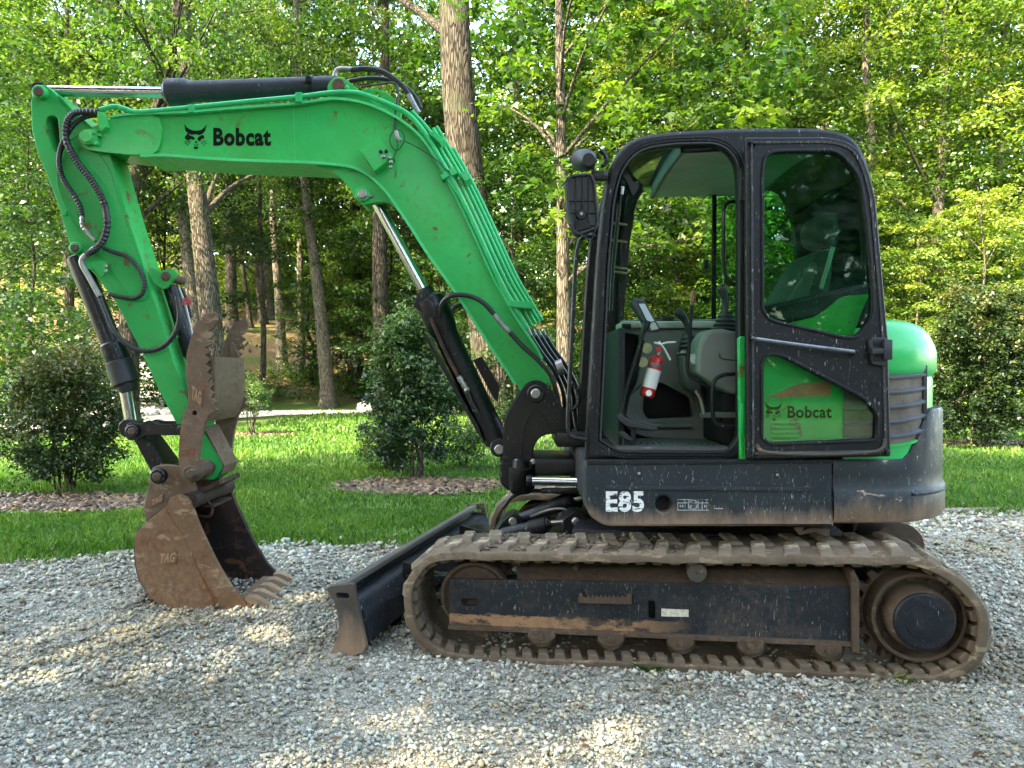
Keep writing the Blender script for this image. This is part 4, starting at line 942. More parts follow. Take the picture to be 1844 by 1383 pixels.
for y0 in (0, BL - .03): E('end_plate', MB().plate(endp, y0, y0 + .03, .003, BWf, [slot(hc[0], hc[1], .075, .03, 5)] if True else ()), bp, blade)
E('back_beam', MB().plate(rnd(BZ([(612, 1082), (640, 1086, .02), (657, 1112, .03), (661, 1160, .02), (640, 1172), (612, 1168)]), 0, 4), .032, BL - .032, .003, BWf), BLUEBLK, blade)
E('top_rail', MB().plate(rnd(BZ([(596, 1058, .01), (616, 1055, .01), (619, 1065, .006), (602, 1068, .006)]), 0, 3), .031, BL - .031, .003, BWf), painted('dusty_rail', (.07, .065, .055), .7, wear=.5, wearcol=(.17, .12, .08)), blade)
E('cutting_edge', MB().plate(rnd(BZ([(594, 1185, .004), (604, 1160, .02), (612, 1164), (600, 1193, .004)]), 0, 3), .033, BL - .033, .002, BWf), RUST, blade)
for yl in (.62, 1.72):
    for (za, zb, sx) in ((.255, .285, .0), (.12, .15, .0)):
        E('push_arm', MB().hexa([BWf(.13, yl - .04, za), BWf(1.15, yl - .06, za + .02), BWf(1.15, yl + .10, za + .02), BWf(.13, yl + .04, za), BWf(.13, yl - .04, zb), BWf(1.15, yl - .06, zb + .06), BWf(1.15, yl + .10, zb + .06), BWf(.13, yl + .04, zb)]), BLACKG, blade)
    E('gusset', MB().add([BWf(.10, yl - .02, .36), BWf(.40, yl - .02, .285), BWf(.10, yl - .02, .10), BWf(.10, yl + .02, .36), BWf(.40, yl + .02, .285), BWf(.10, yl + .02, .10)], [(0, 1, 2), (5, 4, 3), (0, 3, 4, 1), (1, 4, 5, 2), (2, 5, 3, 0)]), BLACK, blade)
# blade cylinders
def cylinder(name, p0, p1, p2, rb, rr, mat, parent=EX, rodend=None, gland=True, n=24):
    """barrel p0->p1, rod p1->p2"""
    p0, p1, p2 = Vector(p0), Vector(p1), Vector(p2); L = (p1 - p0).length
    prof = [(0, rb * .8), (.01, rb * .97), (.03, rb), (1, rb)] if not gland else [(0, rb * .8), (.01, rb * .97), (.03, rb), (max(.1, 1 - 1.9 * rb / L * 1.6), rb), (max(.12, 1 - 1.9 * rb / L * 1.5), rb * 1.17), (.985, rb * 1.17), (1, rb * 1.1)]
    b_ = E(name, MB().lathe(p0, p1, prof, n), mat, parent)
    d = (p2 - p1).normalized()
    E('gland', MB().lathe(p1 - d * .005, p1 + d * rb * .8, [(0, rb * .95), (.6, rb * .9), (.65, rb * .7), (1, rb * .66)], n), mat, b_)
    E('rod', MB().cyl(p1, p2, rr, n), CHROME, b_)
    E('rod_eye', MB().cyl(p2 + Vector((0, -rr * 1.6, 0)), p2 + Vector((0, rr * 1.6, 0)), rr * 1.5, n, .004), mat, b_)
    return b_
c = cylinder('blade_lift_cylinder', W(930, 939, 5.0), W(1028, 899, 4.8), W(1075, 893, 4.7), .045, .024, BLUEBLK)
E('pivot_lug', MB().plate(UZ(rnd([(890, 962), (905, 938, 3), (922, 925, 6), (940, 932, 8), (945, 948, 5), (1000, 955), (1000, 975), (890, 975)], 0), 4.9), 4.88, 5.10, .004), BLACK, c)
pin(924, 940, 4.85, 5.15, 8, STEEL, c)
c = cylinder('blade_angle_cylinder', W(905, 962, 4.75), W(985, 943, 4.65), W(1022, 938, 4.6), .040, .020, BLUEBLK)
E('pivot_lug', MB().plate(UZ(rnd([(1012, 968), (1015, 935, 6), (1037, 920, 10), (1058, 930, 8), (1085, 950), (1150, 968)], 0), 4.5), 4.50, 4.72, .004), BLACK, c)
pin(1037, 940, 4.47, 4.75, 7, STEEL, c)
E('hydraulic_line', tubepx([(955, 930), (990, 918), (1015, 917), (1032, 924), (1050, 926)], 4.70, .010), STEEL, c)
E('hydraulic_line', tubepx([(905, 915), (925, 893), (960, 884), (1000, 886), (1055, 892)], 4.9, .013), HOSE, c)
# ------------------------------------------------------------------ boom
YB0, YB1 = 4.80, 5.10
top_px = [(172, 232), (186, 219), (202, 214), (233, 209), (286, 207), (340, 205), (400, 200), (452, 196), (531, 190), (575, 184), (604, 181), (649, 187), (695, 204), (740, 233), (771, 268), (801, 317), (831, 366), (860, 426), (888, 488), (913, 549), (940, 592), (968, 634), (992, 690)]
bot_px = [(938, 704), (919, 673), (890, 630), (866, 593), (820, 522), (774, 458), (740, 405), (710, 361), (689, 335), (664, 313), (634, 299), (588, 293), (528, 290), (460, 288), (380, 284), (300, 278), (255, 279), (213, 275), (165, 269)]
TOPS = cr(UZ(top_px, YB0), 4); BOTS = cr(UZ(bot_px, YB0), 4)
tip = [UZ([p], YB0)[0] for p in [(150, 264), (143, 252), (146, 240), (158, 232)]]
out_b = TOPS + BOTS + cr(tip, 4)
def lerp2(path, t): return path[min(len(path) - 1, int(t * (len(path) - 1)))]
boom = E('boom', MB().plate(out_b, YB0 + .018, YB1 - .018, .0), GREEN, ang=40)
for yy in (YB0, YB1 - .018): pass
FLG = painted('lightened_green_edge', (.03, .46, .16), .42, (.06, .2, .07), .35, scratch=.6, scratch_col=(.3, .5, .3), var=.15, spec=.3)  # lighter dusty green, standing in for light on the flange edges
E('top_flange', MB().ribbon(TOPS[8:-3], YB0 - .018, YB1 + .018, .016), FLG, boom, ang=50)
E('bottom_flange', MB().ribbon(BOTS[2:-8], YB0 - .018, YB1 + .018, .018), FLG, boom, ang=50)
# thicker fork plates at the tip, hub and pin
E('fork_plate', MB().plate(cr(UZ([(236, 207), (200, 214), (178, 224), (160, 232), (147, 240), (143, 252), (150, 265), (168, 272), (213, 277), (250, 279), (285, 270), (287, 212)], YB0), 3, True), YB0 - .002, YB0 + .03, .004), GREEN, boom)
hub = pin(155, 246, YB0 - .035, YB1 + .03, 14, GREEN, boom, 'hub', 24)
pin(155, 246, YB0 - .048, YB0 - .03, 10, GREEN, boom, 'pin_cap', 20)
E('pin_keeper', MB().box(*[f for ab in zip(UZ([(168, 236)], YB0)[0], UZ([(180, 262)], YB0)[0]) for f in ab][:2], YB0 - .03, YB0 + .0, *sorted([UZ([(168, 236)], YB0)[0][1], UZ([(180, 262)], YB0)[0][1]]), .004), GREEN, boom)
for (px, py) in ((168, 238), (178, 242), (170, 258)): pin(px, py, YB0 - .04, YB0, 3, GREEN, boom, 'bolt', 8)
E('tube_bracket', MB().plate(UZ([(183, 205), (194, 207), (199, 233), (190, 240), (182, 228)], YB0), YB0 - .05, YB0 + .0, .004), GREEN, boom)
# weld seam
a, b_ = UZ([(528, 196), (531, 288)], YB0 + .018); E('weld_seam', MB().tube([Vector((a[0], YB0 + .018, a[1])), Vector((b_[0], YB0 + .018, b_[1]))], .003, 6), GREEN, boom)
a, b_ = UZ([(286, 214), (286, 272)], YB0 + .018); E('weld_seam', MB().tube([Vector((a[0], YB0 + .018, a[1])), Vector((b_[0], YB0 + .018, b_[1]))], .003, 6), GREEN, boom)
# lift cylinder lug under the bend
for yy in (4.82, 5.02):
    E('cylinder_lug', MB().plate(UZ(cr([(520, 289), (560, 297), (592, 306), (615, 322), (630, 340), (641, 358), (655, 368), (668, 366), (685, 364), (705, 368), (728, 392), (745, 405), (720, 360), (680, 322), (640, 298)], 4, True), yy), yy, yy + .06, .004), GREEN, boom)
pin(652, 349, 4.79, 5.12, 13, GREEN, boom, 'hub', 24); pin(652, 349, 4.775, 4.80, 8.5, STEEL, boom, 'pin_cap'); pin(667, 352, 4.80, 4.83, 4, STEEL, boom, 'bolt', 8)
# ears for the arm cylinder
for yy in (4.83, 5.02):
    E('cylinder_ear', MB().plate(UZ(rnd([(588, 190), (590, 152, 6), (600, 139, 10), (616, 138, 10), (632, 150, 8), (700, 204), (660, 210)], 0, 5), yy), yy, yy + .045, .004), GREEN, boom)
E('cylinder_ear', MB().plate(UZ(rnd([(640, 190), (640, 152, 20), (690, 152, 30), (722, 190, 20), (716, 215), (650, 205)], 0, 5), 5.02), 5.09, 5.12, .003, hole=[circ(*UZ([(676, 165)], 5.02)[0], .022, 12)]), GREEN, boom)
pin(609, 152, 4.80, 5.10, 12, BROWN, boom, 'pin_cap', 22); pin(624, 157, 4.80, 4.84, 4.5, GREEN, boom, 'bolt', 8)
# valve bracket on the boom side with fittings
bxp = UZ([(652, 276), (684, 252), (712, 288), (678, 314)], YB0)
E('valve_cover', MB().plate(bxp, YB0 - .075, YB0 + .02, .004), GREEN, boom)
for (px, py) in ((685, 272), (695, 271), (690, 281), (700, 283), (704, 291), (703, 300)): pin(px, py, YB0 - .095, YB0 - .07, 3.2, STEEL if py > 280 else DARK, boom, 'fitting', 8)
E('thin_wire', tubepx([(715, 234), (705, 240), (702, 256), (712, 271), (724, 262), (728, 246), (720, 234), (713, 246), (716, 266), (704, 290)], YB0 - .03, .0035, 6, 6), HOSE, boom)
E('thin_wire', tubepx([(728, 254), (745, 262), (778, 282), (800, 302), (812, 312)], YB0 - .03, .0035, 6, 5), HOSE, boom)
E('fitting', tubepx([(713, 236), (716, 248), (722, 254)], YB0 - .04, .014, 10, 3), STEEL, boom)
# hydraulic tubes along the boom
def off_path(pts, d):
    """shift pixel path to its left-hand side (up/right) by d pixels"""
    out = []; P_ = [Vector(p) for p in pts]
    for i, p in enumerate(P_):
        t = (P_[min(i + 1, len(P_) - 1)] - P_[max(i - 1, 0)]).normalized(); out.append((p.x + t.y * d, p.y - t.x * d))
    return out
main = [(180, 198), (205, 192), (225, 196), (245, 202), (290, 199), (343, 194), (440, 184), (535, 175), (600, 167), (635, 167), (660, 172), (700, 188), (735, 206), (765, 240), (790, 282), (820, 335), (850, 396), (880, 462), (905, 515), (930, 558), (950, 592)]
def trail(pts, x0): return [p for p in pts if p[0] >= x0]
tt = E('boom_tube', tubepx(main, YB0 - .01, .017, 10, 4), GREENT, boom)
for k, (d, yy, x0) in enumerate(((9, 4.86, 735), (17, 4.90, 765), (24, 4.95, 765), (-8, 4.795, 765), (30, 5.0, 790))):
    E('boom_tube', tubepx(off_path(trail(main, x0), d), yy, .0135 if d > 0 else .010, 10, 4), GREENT, boom)
E('boom_tube', tubepx([(754, 212), (757, 232), (768, 256), (790, 284)], 4.92, .017, 10, 4), GREENT, boom)
E('boom_tube', tubepx([(706, 195), (725, 200), (742, 214), (760, 238), (775, 262)], 4.90, .012, 10, 4), GREENT, boom)
for (px, py, w, hh, rot) in ((343, 194, 10, 15, 0), (537, 174, 12, 18, 0), (786, 245, 26, 10, 40), (815, 308, 14, 12, 60), (838, 316, 18, 12, 60), (938, 548, 44, 12, 5), (800, 316, 10, 14, 60)):
    a = R(-rot); c = Vector((px, py)); q = []
    for (sx, sy) in ((-1, -1), (1, -1), (1, 1), (-1, 1)):
        dx, dy = sx * w / 2, sy * hh / 2; q.append((c.x + dx * math.cos(a) - dy * math.sin(a) * -1, c.y + dy * math.cos(a) - dx * math.sin(a)))
    E('tube_clamp', MB().plate(UZ(q, 4.76), 4.765, 4.92, .004), GREENT, boom)
# steel couplings and black hoses at the foot of the tubes
for k in range(4):
    x = 952 + k * 9; E('coupling', MB().tube([W(x - 2, 592 + k, 4.80 + .05 * k), W(x + 4, 606 + k, 4.80 + .05 * k)], .014, 8), STEEL, boom)
    E('foot_hose', tubepx([(x + 3, 604, 4.80 + .05 * k), (x + 22, 634, 4.82 + .05 * k), (x + 46, 668, 4.84 + .05 * k), (x + 62, 705, 4.86 + .05 * k), (x + 66, 745, 4.9 + .05 * k), (x + 74, 790, 5.0)], 4.85, .015, 8, 5), HOSE, boom)
E('hose_strap', MB().cyl(W(1002, 664, 4.90), W(1014, 660, 4.90), .055, 14), STEEL, boom)
# long side hose with coupling
E('side_hose', tubepx([(792, 570, 4.86), (797, 545, 4.80), (815, 532, 4.76), (845, 533, 4.76), (870, 545, 4.76), (890, 566, 4.77)], 4.78, .016, 10, 6), HOSE, boom)
E('coupling', tubepx([(890, 566), (902, 582), (918, 598)], 4.77, .017, 10, 3, .12, .02), STEEL, boom)
E('side_hose', tubepx([(916, 596), (940, 622), (970, 650), (992, 676), (1002, 705), (1008, 735)], 4.79, .015, 10, 6), HOSE, boom)
E('side_hose', tubepx([(808, 590, 5.10), (812, 562, 5.12), (830, 548, 5.12), (860, 552, 5.12), (880, 570, 5.12)], 5.1, .016, 10, 6), HOSE, boom)
# hoses over the arm cylinder head
E('top_hose', tubepx([(632, 126), (660, 124), (690, 130), (720, 150), (738, 172)], 4.94, .018, 10, 6), HOSE, boom)
E('coupling', tubepx([(603, 140), (604, 131), (612, 124), (634, 125)], 4.94, .017, 10, 5), STEEL, boom)
E('coupling', tubepx([(736, 170), (746, 190), (754, 204)], 4.94, .019, 10, 3), STEEL, boom)
E('top_hose', tubepx([(630, 146), (665, 141), (700, 144), (728, 155), (748, 175), (758, 196)], 5.0, .015, 10, 6), HOSE, boom)
E('thin_wire', tubepx([(650, 157), (680, 152), (706, 149), (715, 156), (717, 172), (712, 205), (712, 236)], 4.80, .007, 8, 6), HOSE, boom)

# lettering and head emblem
def px_text(body, x0, y0, x1, y1, Y, mat, parent, off=.03, name='lettering', shear=0):
    a = W(x0, y1, Y); b_ = W(x1, y0, Y); return E(name, MB().text(body, a.x, a.z, b_.x, b_.z, Y, ID, off, shear=shear), mat, parent)
px_text('Bobcat', 384, 230, 488, 263, YB0 + .0165, INK, boom, .045)
def emblem(cx, cy, s, Y, mat, parent):
    o0 = (172, 480)
    polys = [[(105, 405), (112, 445), (128, 462), (150, 470), (172, 466), (196, 471), (216, 462), (230, 444), (238, 408), (222, 428), (205, 440), (185, 444), (160, 444), (138, 436), (120, 424)],
             [(108, 482), (126, 460), (142, 474), (160, 480), (170, 492), (160, 500), (146, 494), (130, 502), (112, 496)], [(182, 492), (194, 478), (212, 470), (224, 474), (222, 492), (206, 494), (202, 506), (190, 506)],
             [(160, 540), (188, 540), (185, 553), (164, 553)], [(172, 505), (180, 505), (182, 518), (170, 518)], [(168, 520), (176, 538), (172, 539), (164, 524)], [(186, 520), (190, 524), (182, 538), (178, 537)],
             [(108, 522), (140, 504), (141, 507), (110, 526)], [(118, 532), (144, 510), (146, 512), (122, 534)], [(106, 510), (136, 501), (136, 504), (106, 514)], [(208, 508), (240, 520), (239, 523), (208, 511)], [(206, 514), (228, 534), (225, 535), (204, 517)], [(212, 502), (238, 506), (238, 509), (212, 505)]]
    mb = MB()
    for pl in polys:
        q = UZ([(cx + (x - o0[0]) * s, cy + (y - o0[1]) * s) for x, y in pl], Y); mb.plate(q, Y, Y + .0006, 0)
    return E('emblem', mb, mat, parent)
emblem(352, 246, .305, YB0 + .0165, INK, boom)

# ------------------------------------------------------------------ arm cylinder (top)
ac = E('arm_cylinder', MB().lathe(W(610, 155, 4.95), W(300, 167, 4.95), [(0, .06), (.02, .066), (.85, .068), (.87, .080), (.905, .088), (.985, .088), (1, .07)], 28), painted('weathered_cylinder_paint', (.020, .026, .032), .45, (.10, .10, .10), .3, scratch=.3, var=.2))
E('gland', MB().cyl(W(310, 167, 4.95), W(297, 167.5, 4.95), .070, 24, .01), BLACK, ac)
E('rod', MB().cyl(W(300, 167, 4.95), W(85, 164, 4.95), .036, 24), CHROME, ac)
E('rod_eye', MB().cyl(W(72, 163, 4.90), W(73, 163, 5.0), .055, 22, .006), BLACK, ac)
E('barrel_clamp', MB().lathe(W(566, 157, 4.95), W(560, 157, 4.95), [(0, .07), (0, .074), (1, .074), (1, .07)], 20), BLACK, ac)
E('port_block', MB().box(W(556, 142, 4.95).x, W(566, 142, 4.95).x, 4.86, 4.92, W(560, 152, 4.9).z, W(560, 140, 4.9).z, .005), BLACK, ac)

# ------------------------------------------------------------------ arm
YA0, YA1 = 4.84, 5.06
arm_px = [(68, 152, 8), (82, 152, 8), (98, 166, 6), (134, 203, 30), (160, 228), (192, 262), (200, 284, 12), (216, 340), (233, 399), (253, 459), (283, 556), (313, 653), (345, 735), (375, 790), (404, 838, 14), (386, 866, 14), (352, 862, 10), (340, 830), (316, 760), (286, 703), (256, 636), (210, 548), (176, 500), (146, 470), (126, 442), (103, 366), (83, 313), (66, 273), (57, 233, 20), (55, 178, 12)]
arm = E('arm', MB().plate(rnd(UZ([p[:2] for p in arm_px], YA0), .03, 3), YA0, YA1, .006, ID, [rnd(UZ([(88, 208), (104, 210), (107, 245), (107, 280), (98, 272), (84, 238), (82, 215)], YA0), .03, 4)]), GREENW, ang=40)
E('top_plate', MB().ribbon(UZ([(106, 175), (134, 205), (165, 232)], YA0), YA0 - .012, YA1 + .012, .012), GREENW, arm)
E('reinforcing_plate', MB().plate(rnd(UZ([(100, 300), (130, 270), (165, 262), (196, 300), (212, 350), (232, 420), (252, 480), (270, 540), (240, 545), (190, 470), (150, 430), (118, 350)], YA0), .05, 4), YA0 - .006, YA0 + .002, .002), GREENW, arm)
E('inner_slot', MB().plate(rnd(UZ([(86, 212), (104, 212), (106, 280), (88, 260)], YA0), .02, 3), YA0 + .12, YA0 + .16, 0), GREENW, arm)
pin(68, 164, YA0 - .05, YA1 + .04, 12, GREENW, arm, 'hub'); pin(68, 164, YA0 - .062, YA0 - .045, 8.5, BROWN, arm, 'pin_cap')
pin(134, 446, YA0 - .04, YA1 + .03, 11, GREENW, arm, 'hub'); pin(133, 446, YA0 - .055, YA0 - .035, 7, BROWN, arm, 'pin_cap')
E('hose_bracket', MB().plate(rnd(UZ([(152, 482), (170, 474), (200, 473), (203, 490), (192, 502), (178, 485), (158, 490)], YA0), .012, 3), YA0 - .06, YA0 - .052, .002), GREENW, arm)
for (px, py) in ((190, 479), (190, 488)): pin(px, py, YA0 - .07, YA0 - .05, 3, STEEL, arm, 'bolt', 8)
for yy in (YA0 + .01, YA1 - .05):
    E('thumb_lug', MB().plate(rnd(UZ([(268, 478, 4), (290, 488), (312, 482, 8), (318, 494, 8), (304, 510, 6), (296, 522), (276, 510)], yy), .02, 4), yy, yy + .035, .003), GREENW, arm)
pin(297, 497, YA0 - .01, YA1 + .02, 8, BROWN, arm, 'thumb_pin')
E('stick_boss', MB().box(W(117, 384, YA0).x, W(123, 384, YA0).x, YA0 - .02, YA0, W(117, 388, YA0).z, W(117, 380, YA0).z, .003), GREENW, arm)
E('arm_wire', tubepx([(146, 240), (120, 258), (108, 290), (104, 330), (118, 372), (140, 420)], YA0 - .01, .004, 6, 5), GREENW, arm)
E('scuffed_tip', MB().ribbon(UZ([(368, 768), (386, 802), (405, 838), (400, 854)], YA0), YA0 - .008, YA1 + .008, -.006), THUMBM, arm)
# ribbed hoses on the arm
E('ribbed_hose', hosepx([(178, 202), (150, 201), (130, 206), (119, 225), (120, 255), (138, 290), (165, 325), (186, 362), (193, 400), (187, 430), (172, 448), (156, 458)], YA0 - .06, .021, .018), HOSE, arm)
E('ribbed_hose', hosepx([(180, 207), (155, 210), (135, 222), (122, 240), (110, 265), (106, 295), (115, 325), (132, 350), (144, 372), (148, 390)], YA0 - .03, .016, .014), HOSE, arm)
E('hose', tubepx([(143, 366), (148, 382), (149, 400)], YA0 - .03, .012, 8, 3), HOSE, arm)
E('steel_fitting', tubepx([(148, 390), (148, 406), (156, 416), (172, 434)], YA0 - .04, .013, 8, 4, .2, .03), STEEL, arm)
E('steel_tube', tubepx([(172, 446), (160, 456), (150, 464), (148, 476), (160, 498), (180, 534)], YA0 - .06, .018, 10, 4), STEEL, arm)
E('spiral_hose', hosepx([(186, 447), (205, 454), (230, 463), (250, 485), (260, 508), (256, 528), (240, 537), (215, 534), (196, 530)], YA0 - .03, .014, .03), HOSE, arm)
E('spiral_hose', hosepx([(180, 534), (192, 565), (206, 596), (228, 620), (258, 632), (290, 626), (314, 602), (323, 570), (319, 535)], YA0 - .05, .016, .03), HOSE, arm)

# ------------------------------------------------------------------ bucket cylinder and links
bc = cylinder('bucket_cylinder', W(138, 462, 4.92), W(221, 668, 4.92), W(238, 770, 4.92), .066, .040, BLACK)
E('sleeve', MB().lathe(W(213, 650, 4.92), W(228, 692, 4.92), [(0, .074), (.05, .086), (.95, .086), (1, .08)], 26), PLAST, bc)
E('collar', MB().lathe(W(228, 690, 4.92), W(233, 706, 4.92), [(0, .062), (.5, .062), (1, .05)], 22), PLAST, bc)
lk = E('tipping_link', MB().plate(UZ(rnd([(222, 772, 8), (232, 760, 8), (252, 764), (266, 756, 6), (282, 764), (326, 764), (336, 772), (334, 784), (262, 784), (250, 792, 6), (228, 794, 10)], 0, 5), 4.76), 4.76, 4.80, .005), BLACK)
E('side_link', MB().plate(UZ(rnd([(222, 772, 8), (232, 760, 8), (252, 764), (326, 764), (334, 784), (262, 784), (228, 794, 10)], 0, 5), 4.76), 5.08, 5.12, .005), BLACK, lk)
pin(236, 777, 4.73, 5.15, 12, BLACK, lk, 'link_pin'); pin(236, 777, 4.715, 4.735, 7, BROWN, lk, 'pin_cap'); pin(325, 774, 4.75, 5.13, 8, BLACK, lk, 'link_pin')
E('tension_link', MB().plate(UZ(rnd([(232, 778, 8), (252, 776, 8), (318, 866, 8), (300, 882, 10), (284, 872)], 0, 4), 4.83), 4.83, 5.06, .01), BLACK, lk)
for yy in (4.815, 5.06): E('link_rib', MB().plate(UZ([(262, 800), (272, 796), (306, 852), (296, 856)], yy), yy, yy + .016, .004), BLACKG, lk)

# ------------------------------------------------------------------ bucket
KB0, KB1 = 4.62, 5.27
side_px = [(325, 890, 12), (342, 896, 8), (348, 916, 10), (360, 947, 20), (388, 1008, 30), (418, 1058, 20), (443, 1084, 4), (443, 1093, 4), (390, 1098, 8), (350, 1099, 12), (300, 1094, 20), (273, 1080, 20), (251, 1048, 20), (243, 1012, 20), (242, 963, 4), (263, 940), (300, 912, 4), (308, 896, 10)]
SO = rnd(UZ([p[:2] + (p[2] * MPP(KB0) if len(p) > 2 else 0,) for p in side_px], KB0), 0, 4)
bk = E('bucket', MB().plate(SO, KB0, KB0 + .022, .003), RUST)
E('side_plate', MB().plate(SO, KB1 - .022, KB1, .003), RUSTD, bk)
# side cutter strip: thicker band along the front edge
cut = UZ([(303, 908), (308, 896), (325, 889), (341, 896), (348, 916), (361, 947), (389, 1008), (418, 1057), (444, 1086), (442, 1094), (392, 1097), (378, 1060), (358, 1020), (334, 966), (300, 915)], KB0)
for yy in (KB0 - .012, KB1): E('side_cutter', MB().plate(rnd(cut, .008, 3), yy, yy + .012, .003), RUST if yy < 5 else RUSTD, bk)
shell_px = [(300, 913), (263, 940), (243, 963), (242, 1012), (251, 1048), (273, 1079), (300, 1093), (350, 1098), (400, 1098), (448, 1092)]
SP = [Vector(p) for p in cr(UZ(shell_px, KB0), 4)]
E('shell', MB().ribbon([tuple(p) for p in SP], KB0 + .004, KB1 - .004, .018), RUSTD, bk, ang=60)
a = W(342, 903, KB0)
E('cross_tube', MB().cyl(Vector((a.x - .01, KB0 + .01, a.z)), Vector((a.x - .01, KB1 - .01, a.z)), .055, 24), RUSTD, bk)
# lifting eye on the tube
E('lift_eye', MB().tube(cr([Vector((a.x + .02, 4.82, a.z - .03)), Vector((a.x + .06, 4.81, a.z - .07)), Vector((a.x + .05, 4.80, a.z - .13)), Vector((a.x - .02, 4.80, a.z - .13))], 5), .010, 8), RUSTD, bk)
E('lift_eye', MB().box(a.x + .0, a.x + .075, 4.80, 5.12, a.z - .075, a.z - .055, .006), RUSTD, bk)
# lip and five teeth
l0 = W(448, 1090, KB0); lip = E('lip', MB().hexa([Vector((l0.x - .10, KB0 - .01, l0.z - .02)), Vector((l0.x + .02, KB0 - .01, l0.z - .015)), Vector((l0.x + .02, KB1 + .01, l0.z - .015)), Vector((l0.x - .10, KB1 + .01, l0.z - .02)), Vector((l0.x - .12, KB0 - .01, l0.z + .012)), Vector((l0.x + .02, KB0 - .01, l0.z + .008)), Vector((l0.x + .02, KB1 + .01, l0.z + .008)), Vector((l0.x - .12, KB1 + .01, l0.z + .012))]), RUST, bk)
TOOTHM = painted('worn_tooth_steel', (.30, .20, .125), .42, (.10, .06, .04), .7, var=.3, scratch=.8, scratch_col=(.5, .42, .33))
for i in range(5):
    yc = KB0 + .05 + i * (KB1 - KB0 - .10) / 4; w = .036; x0, z0 = l0.x - .03, l0.z + .008
    V = []
    for (dx, up, dn, ww) in ((0, .034, -.022, w), (.05, .036, -.024, w), (.10, .014, -.026, w * .8), (.155, -.018, -.030, w * .55)):
        V += [(x0 + dx, yc - ww, z0 + dn), (x0 + dx, yc + ww, z0 + dn), (x0 + dx, yc + ww, z0 + up), (x0 + dx, yc - ww, z0 + up)]
    f_ = [(0, 1, 2, 3), (15, 14, 13, 12)]
    for k in range(3):
        for j in range(4): q = (j + 1) % 4; f_.append((k * 4 + j, k * 4 + q, k * 4 + 4 + q, k * 4 + 4 + j))
    E('tooth', MB().add(V, f_), TOOTHM, bk, ang=30)
# raised maker mark on the bucket, thumb and hitch
def mark(px0, py0, px1, py1, Y, par, mat, tilt=0):
    a = UZ([(px0, py1), (px1, py1 - tilt), (px1 + 2, py0 - tilt), (px0 + 2, py0)], Y)
    E('mark_plate', MB().plate(a, Y - .006, Y + .002, .001), mat, par)
    A = W(px0 + 3, py1 - 3, Y - .0075); B = W(px1 - 1, py0 + 3, Y - .0075); rise = tilt * MPP(Y)
    fr = lambda x, y, z: Vector((x, y, z + rise * (x - A.x) / max(1e-6, B.x - A.x)))
    E('raised_mark', MB().text('TAG', A.x, A.z, B.x, B.z, Y - .0115, fr, .04, shear=.35), painted('mark_steel', (.30, .17, .10), .6, wear=.3), par)
mark(286, 994, 318, 1018, KB0 - .0, bk, RUST, 3)
# hitch body between links and bucket
hp = UZ(rnd([(272, 842, 10), (290, 836, 14), (330, 842), (345, 870), (352, 888, 8), (336, 893), (306, 908), (262, 940, 3), (258, 915, 6), (266, 880, 8)], 0, 4), 4.68)
ht = E('quick_hitch', MB().plate(hp, 4.68, 4.74, .006), THUMBM)
E('hitch_plate', MB().plate(hp, 5.10, 5.16, .006), THUMBM, ht)
E('hitch_floor', MB().plate(UZ([(300, 905), (262, 938), (268, 944), (350, 896), (396, 872), (394, 864), (350, 884)], 4.74), 4.74, 5.10, .004), RUSTD, ht)
pin(283, 858, 4.64, 5.2, 14, BLACK, ht, 'hitch_pin'); pin(281, 859, 4.625, 4.645, 8, BROWN, ht, 'pin_cap')
mark(271, 897, 294, 914, 4.68, ht, THUMBM, 10)

# ------------------------------------------------------------------ thumb
HY0, HY1 = 4.60, 5.17
left = [(383, 561), (366, 569), (352, 585), (343, 610), (336, 636), (334, 673), (339, 713), (338, 729), (328, 752), (323, 785), (321, 820), (322, 850), (328, 864), (340, 868), (352, 862), (358, 845), (358, 822), (362, 790), (371, 757)]
teeth = [(378, 745)]; n = 10
for i in range(n):
    f_ = i / n; x = 388 - 14 * math.sin(f_ * 2.2) + (6 if i > 7 else 0); y = 738 - f_ * 150
    teeth += [(x + 4, y), (x - 5, y - 7)]
right = teeth + [(383, 592), (390, 578), (391, 570), (388, 563)]
tp = [Vector(p) for p in UZ(left + right, HY0)]
tp = [tuple(p) for p in tp]
th_ = E('thumb', MB().plate(tp, HY0, HY0 + .03, .003, ID, [circ(*UZ([(350, 744)], HY0)[0], .016, 12)]), THUMBM)
E('jaw_plate', MB().plate(tp, HY1 - .03, HY1, .003), THUMBM, th_)
a = UZ([(377, 642), (378, 700), (373, 735), (362, 757)], HY0); a = cr(a, 4)
E('web_plate', MB().ribbon(a, HY0 + .03, HY1 - .03, .02), painted('scraped_steel', (.125, .085, .054), .5, (.06, .04, .027), .9, scratch=.6, scratch_col=(.40, .35, .28), wear=.6, wearcol=(.085, .05, .032)), th_, ang=60)
E('web_top', MB().plate(UZ([(377, 642), (362, 610), (356, 612), (356, 650), (372, 700)], HY0), HY0 + .03, HY0 + .05, .003), THUMBM, th_)
E('web_top', MB().plate(UZ([(377, 642), (362, 610), (356, 612), (356, 650), (372, 700)], HY0), HY1 - .05, HY1 - .03, .003), THUMBM, th_)
E('back_web', MB().ribbon(cr(UZ([(350, 690), (348, 725), (340, 760)], HY0), 4), HY0 + .03, HY1 - .03, .02), RUSTD, th_, ang=60)
pin(341, 852, HY0 - .05, HY1 + .03, 13, BROWN, th_, 'pivot_pin', 22); pin(343, 853, HY0 - .085, HY0 - .045, 9, BROWN, th_, 'pin_nut', 6)
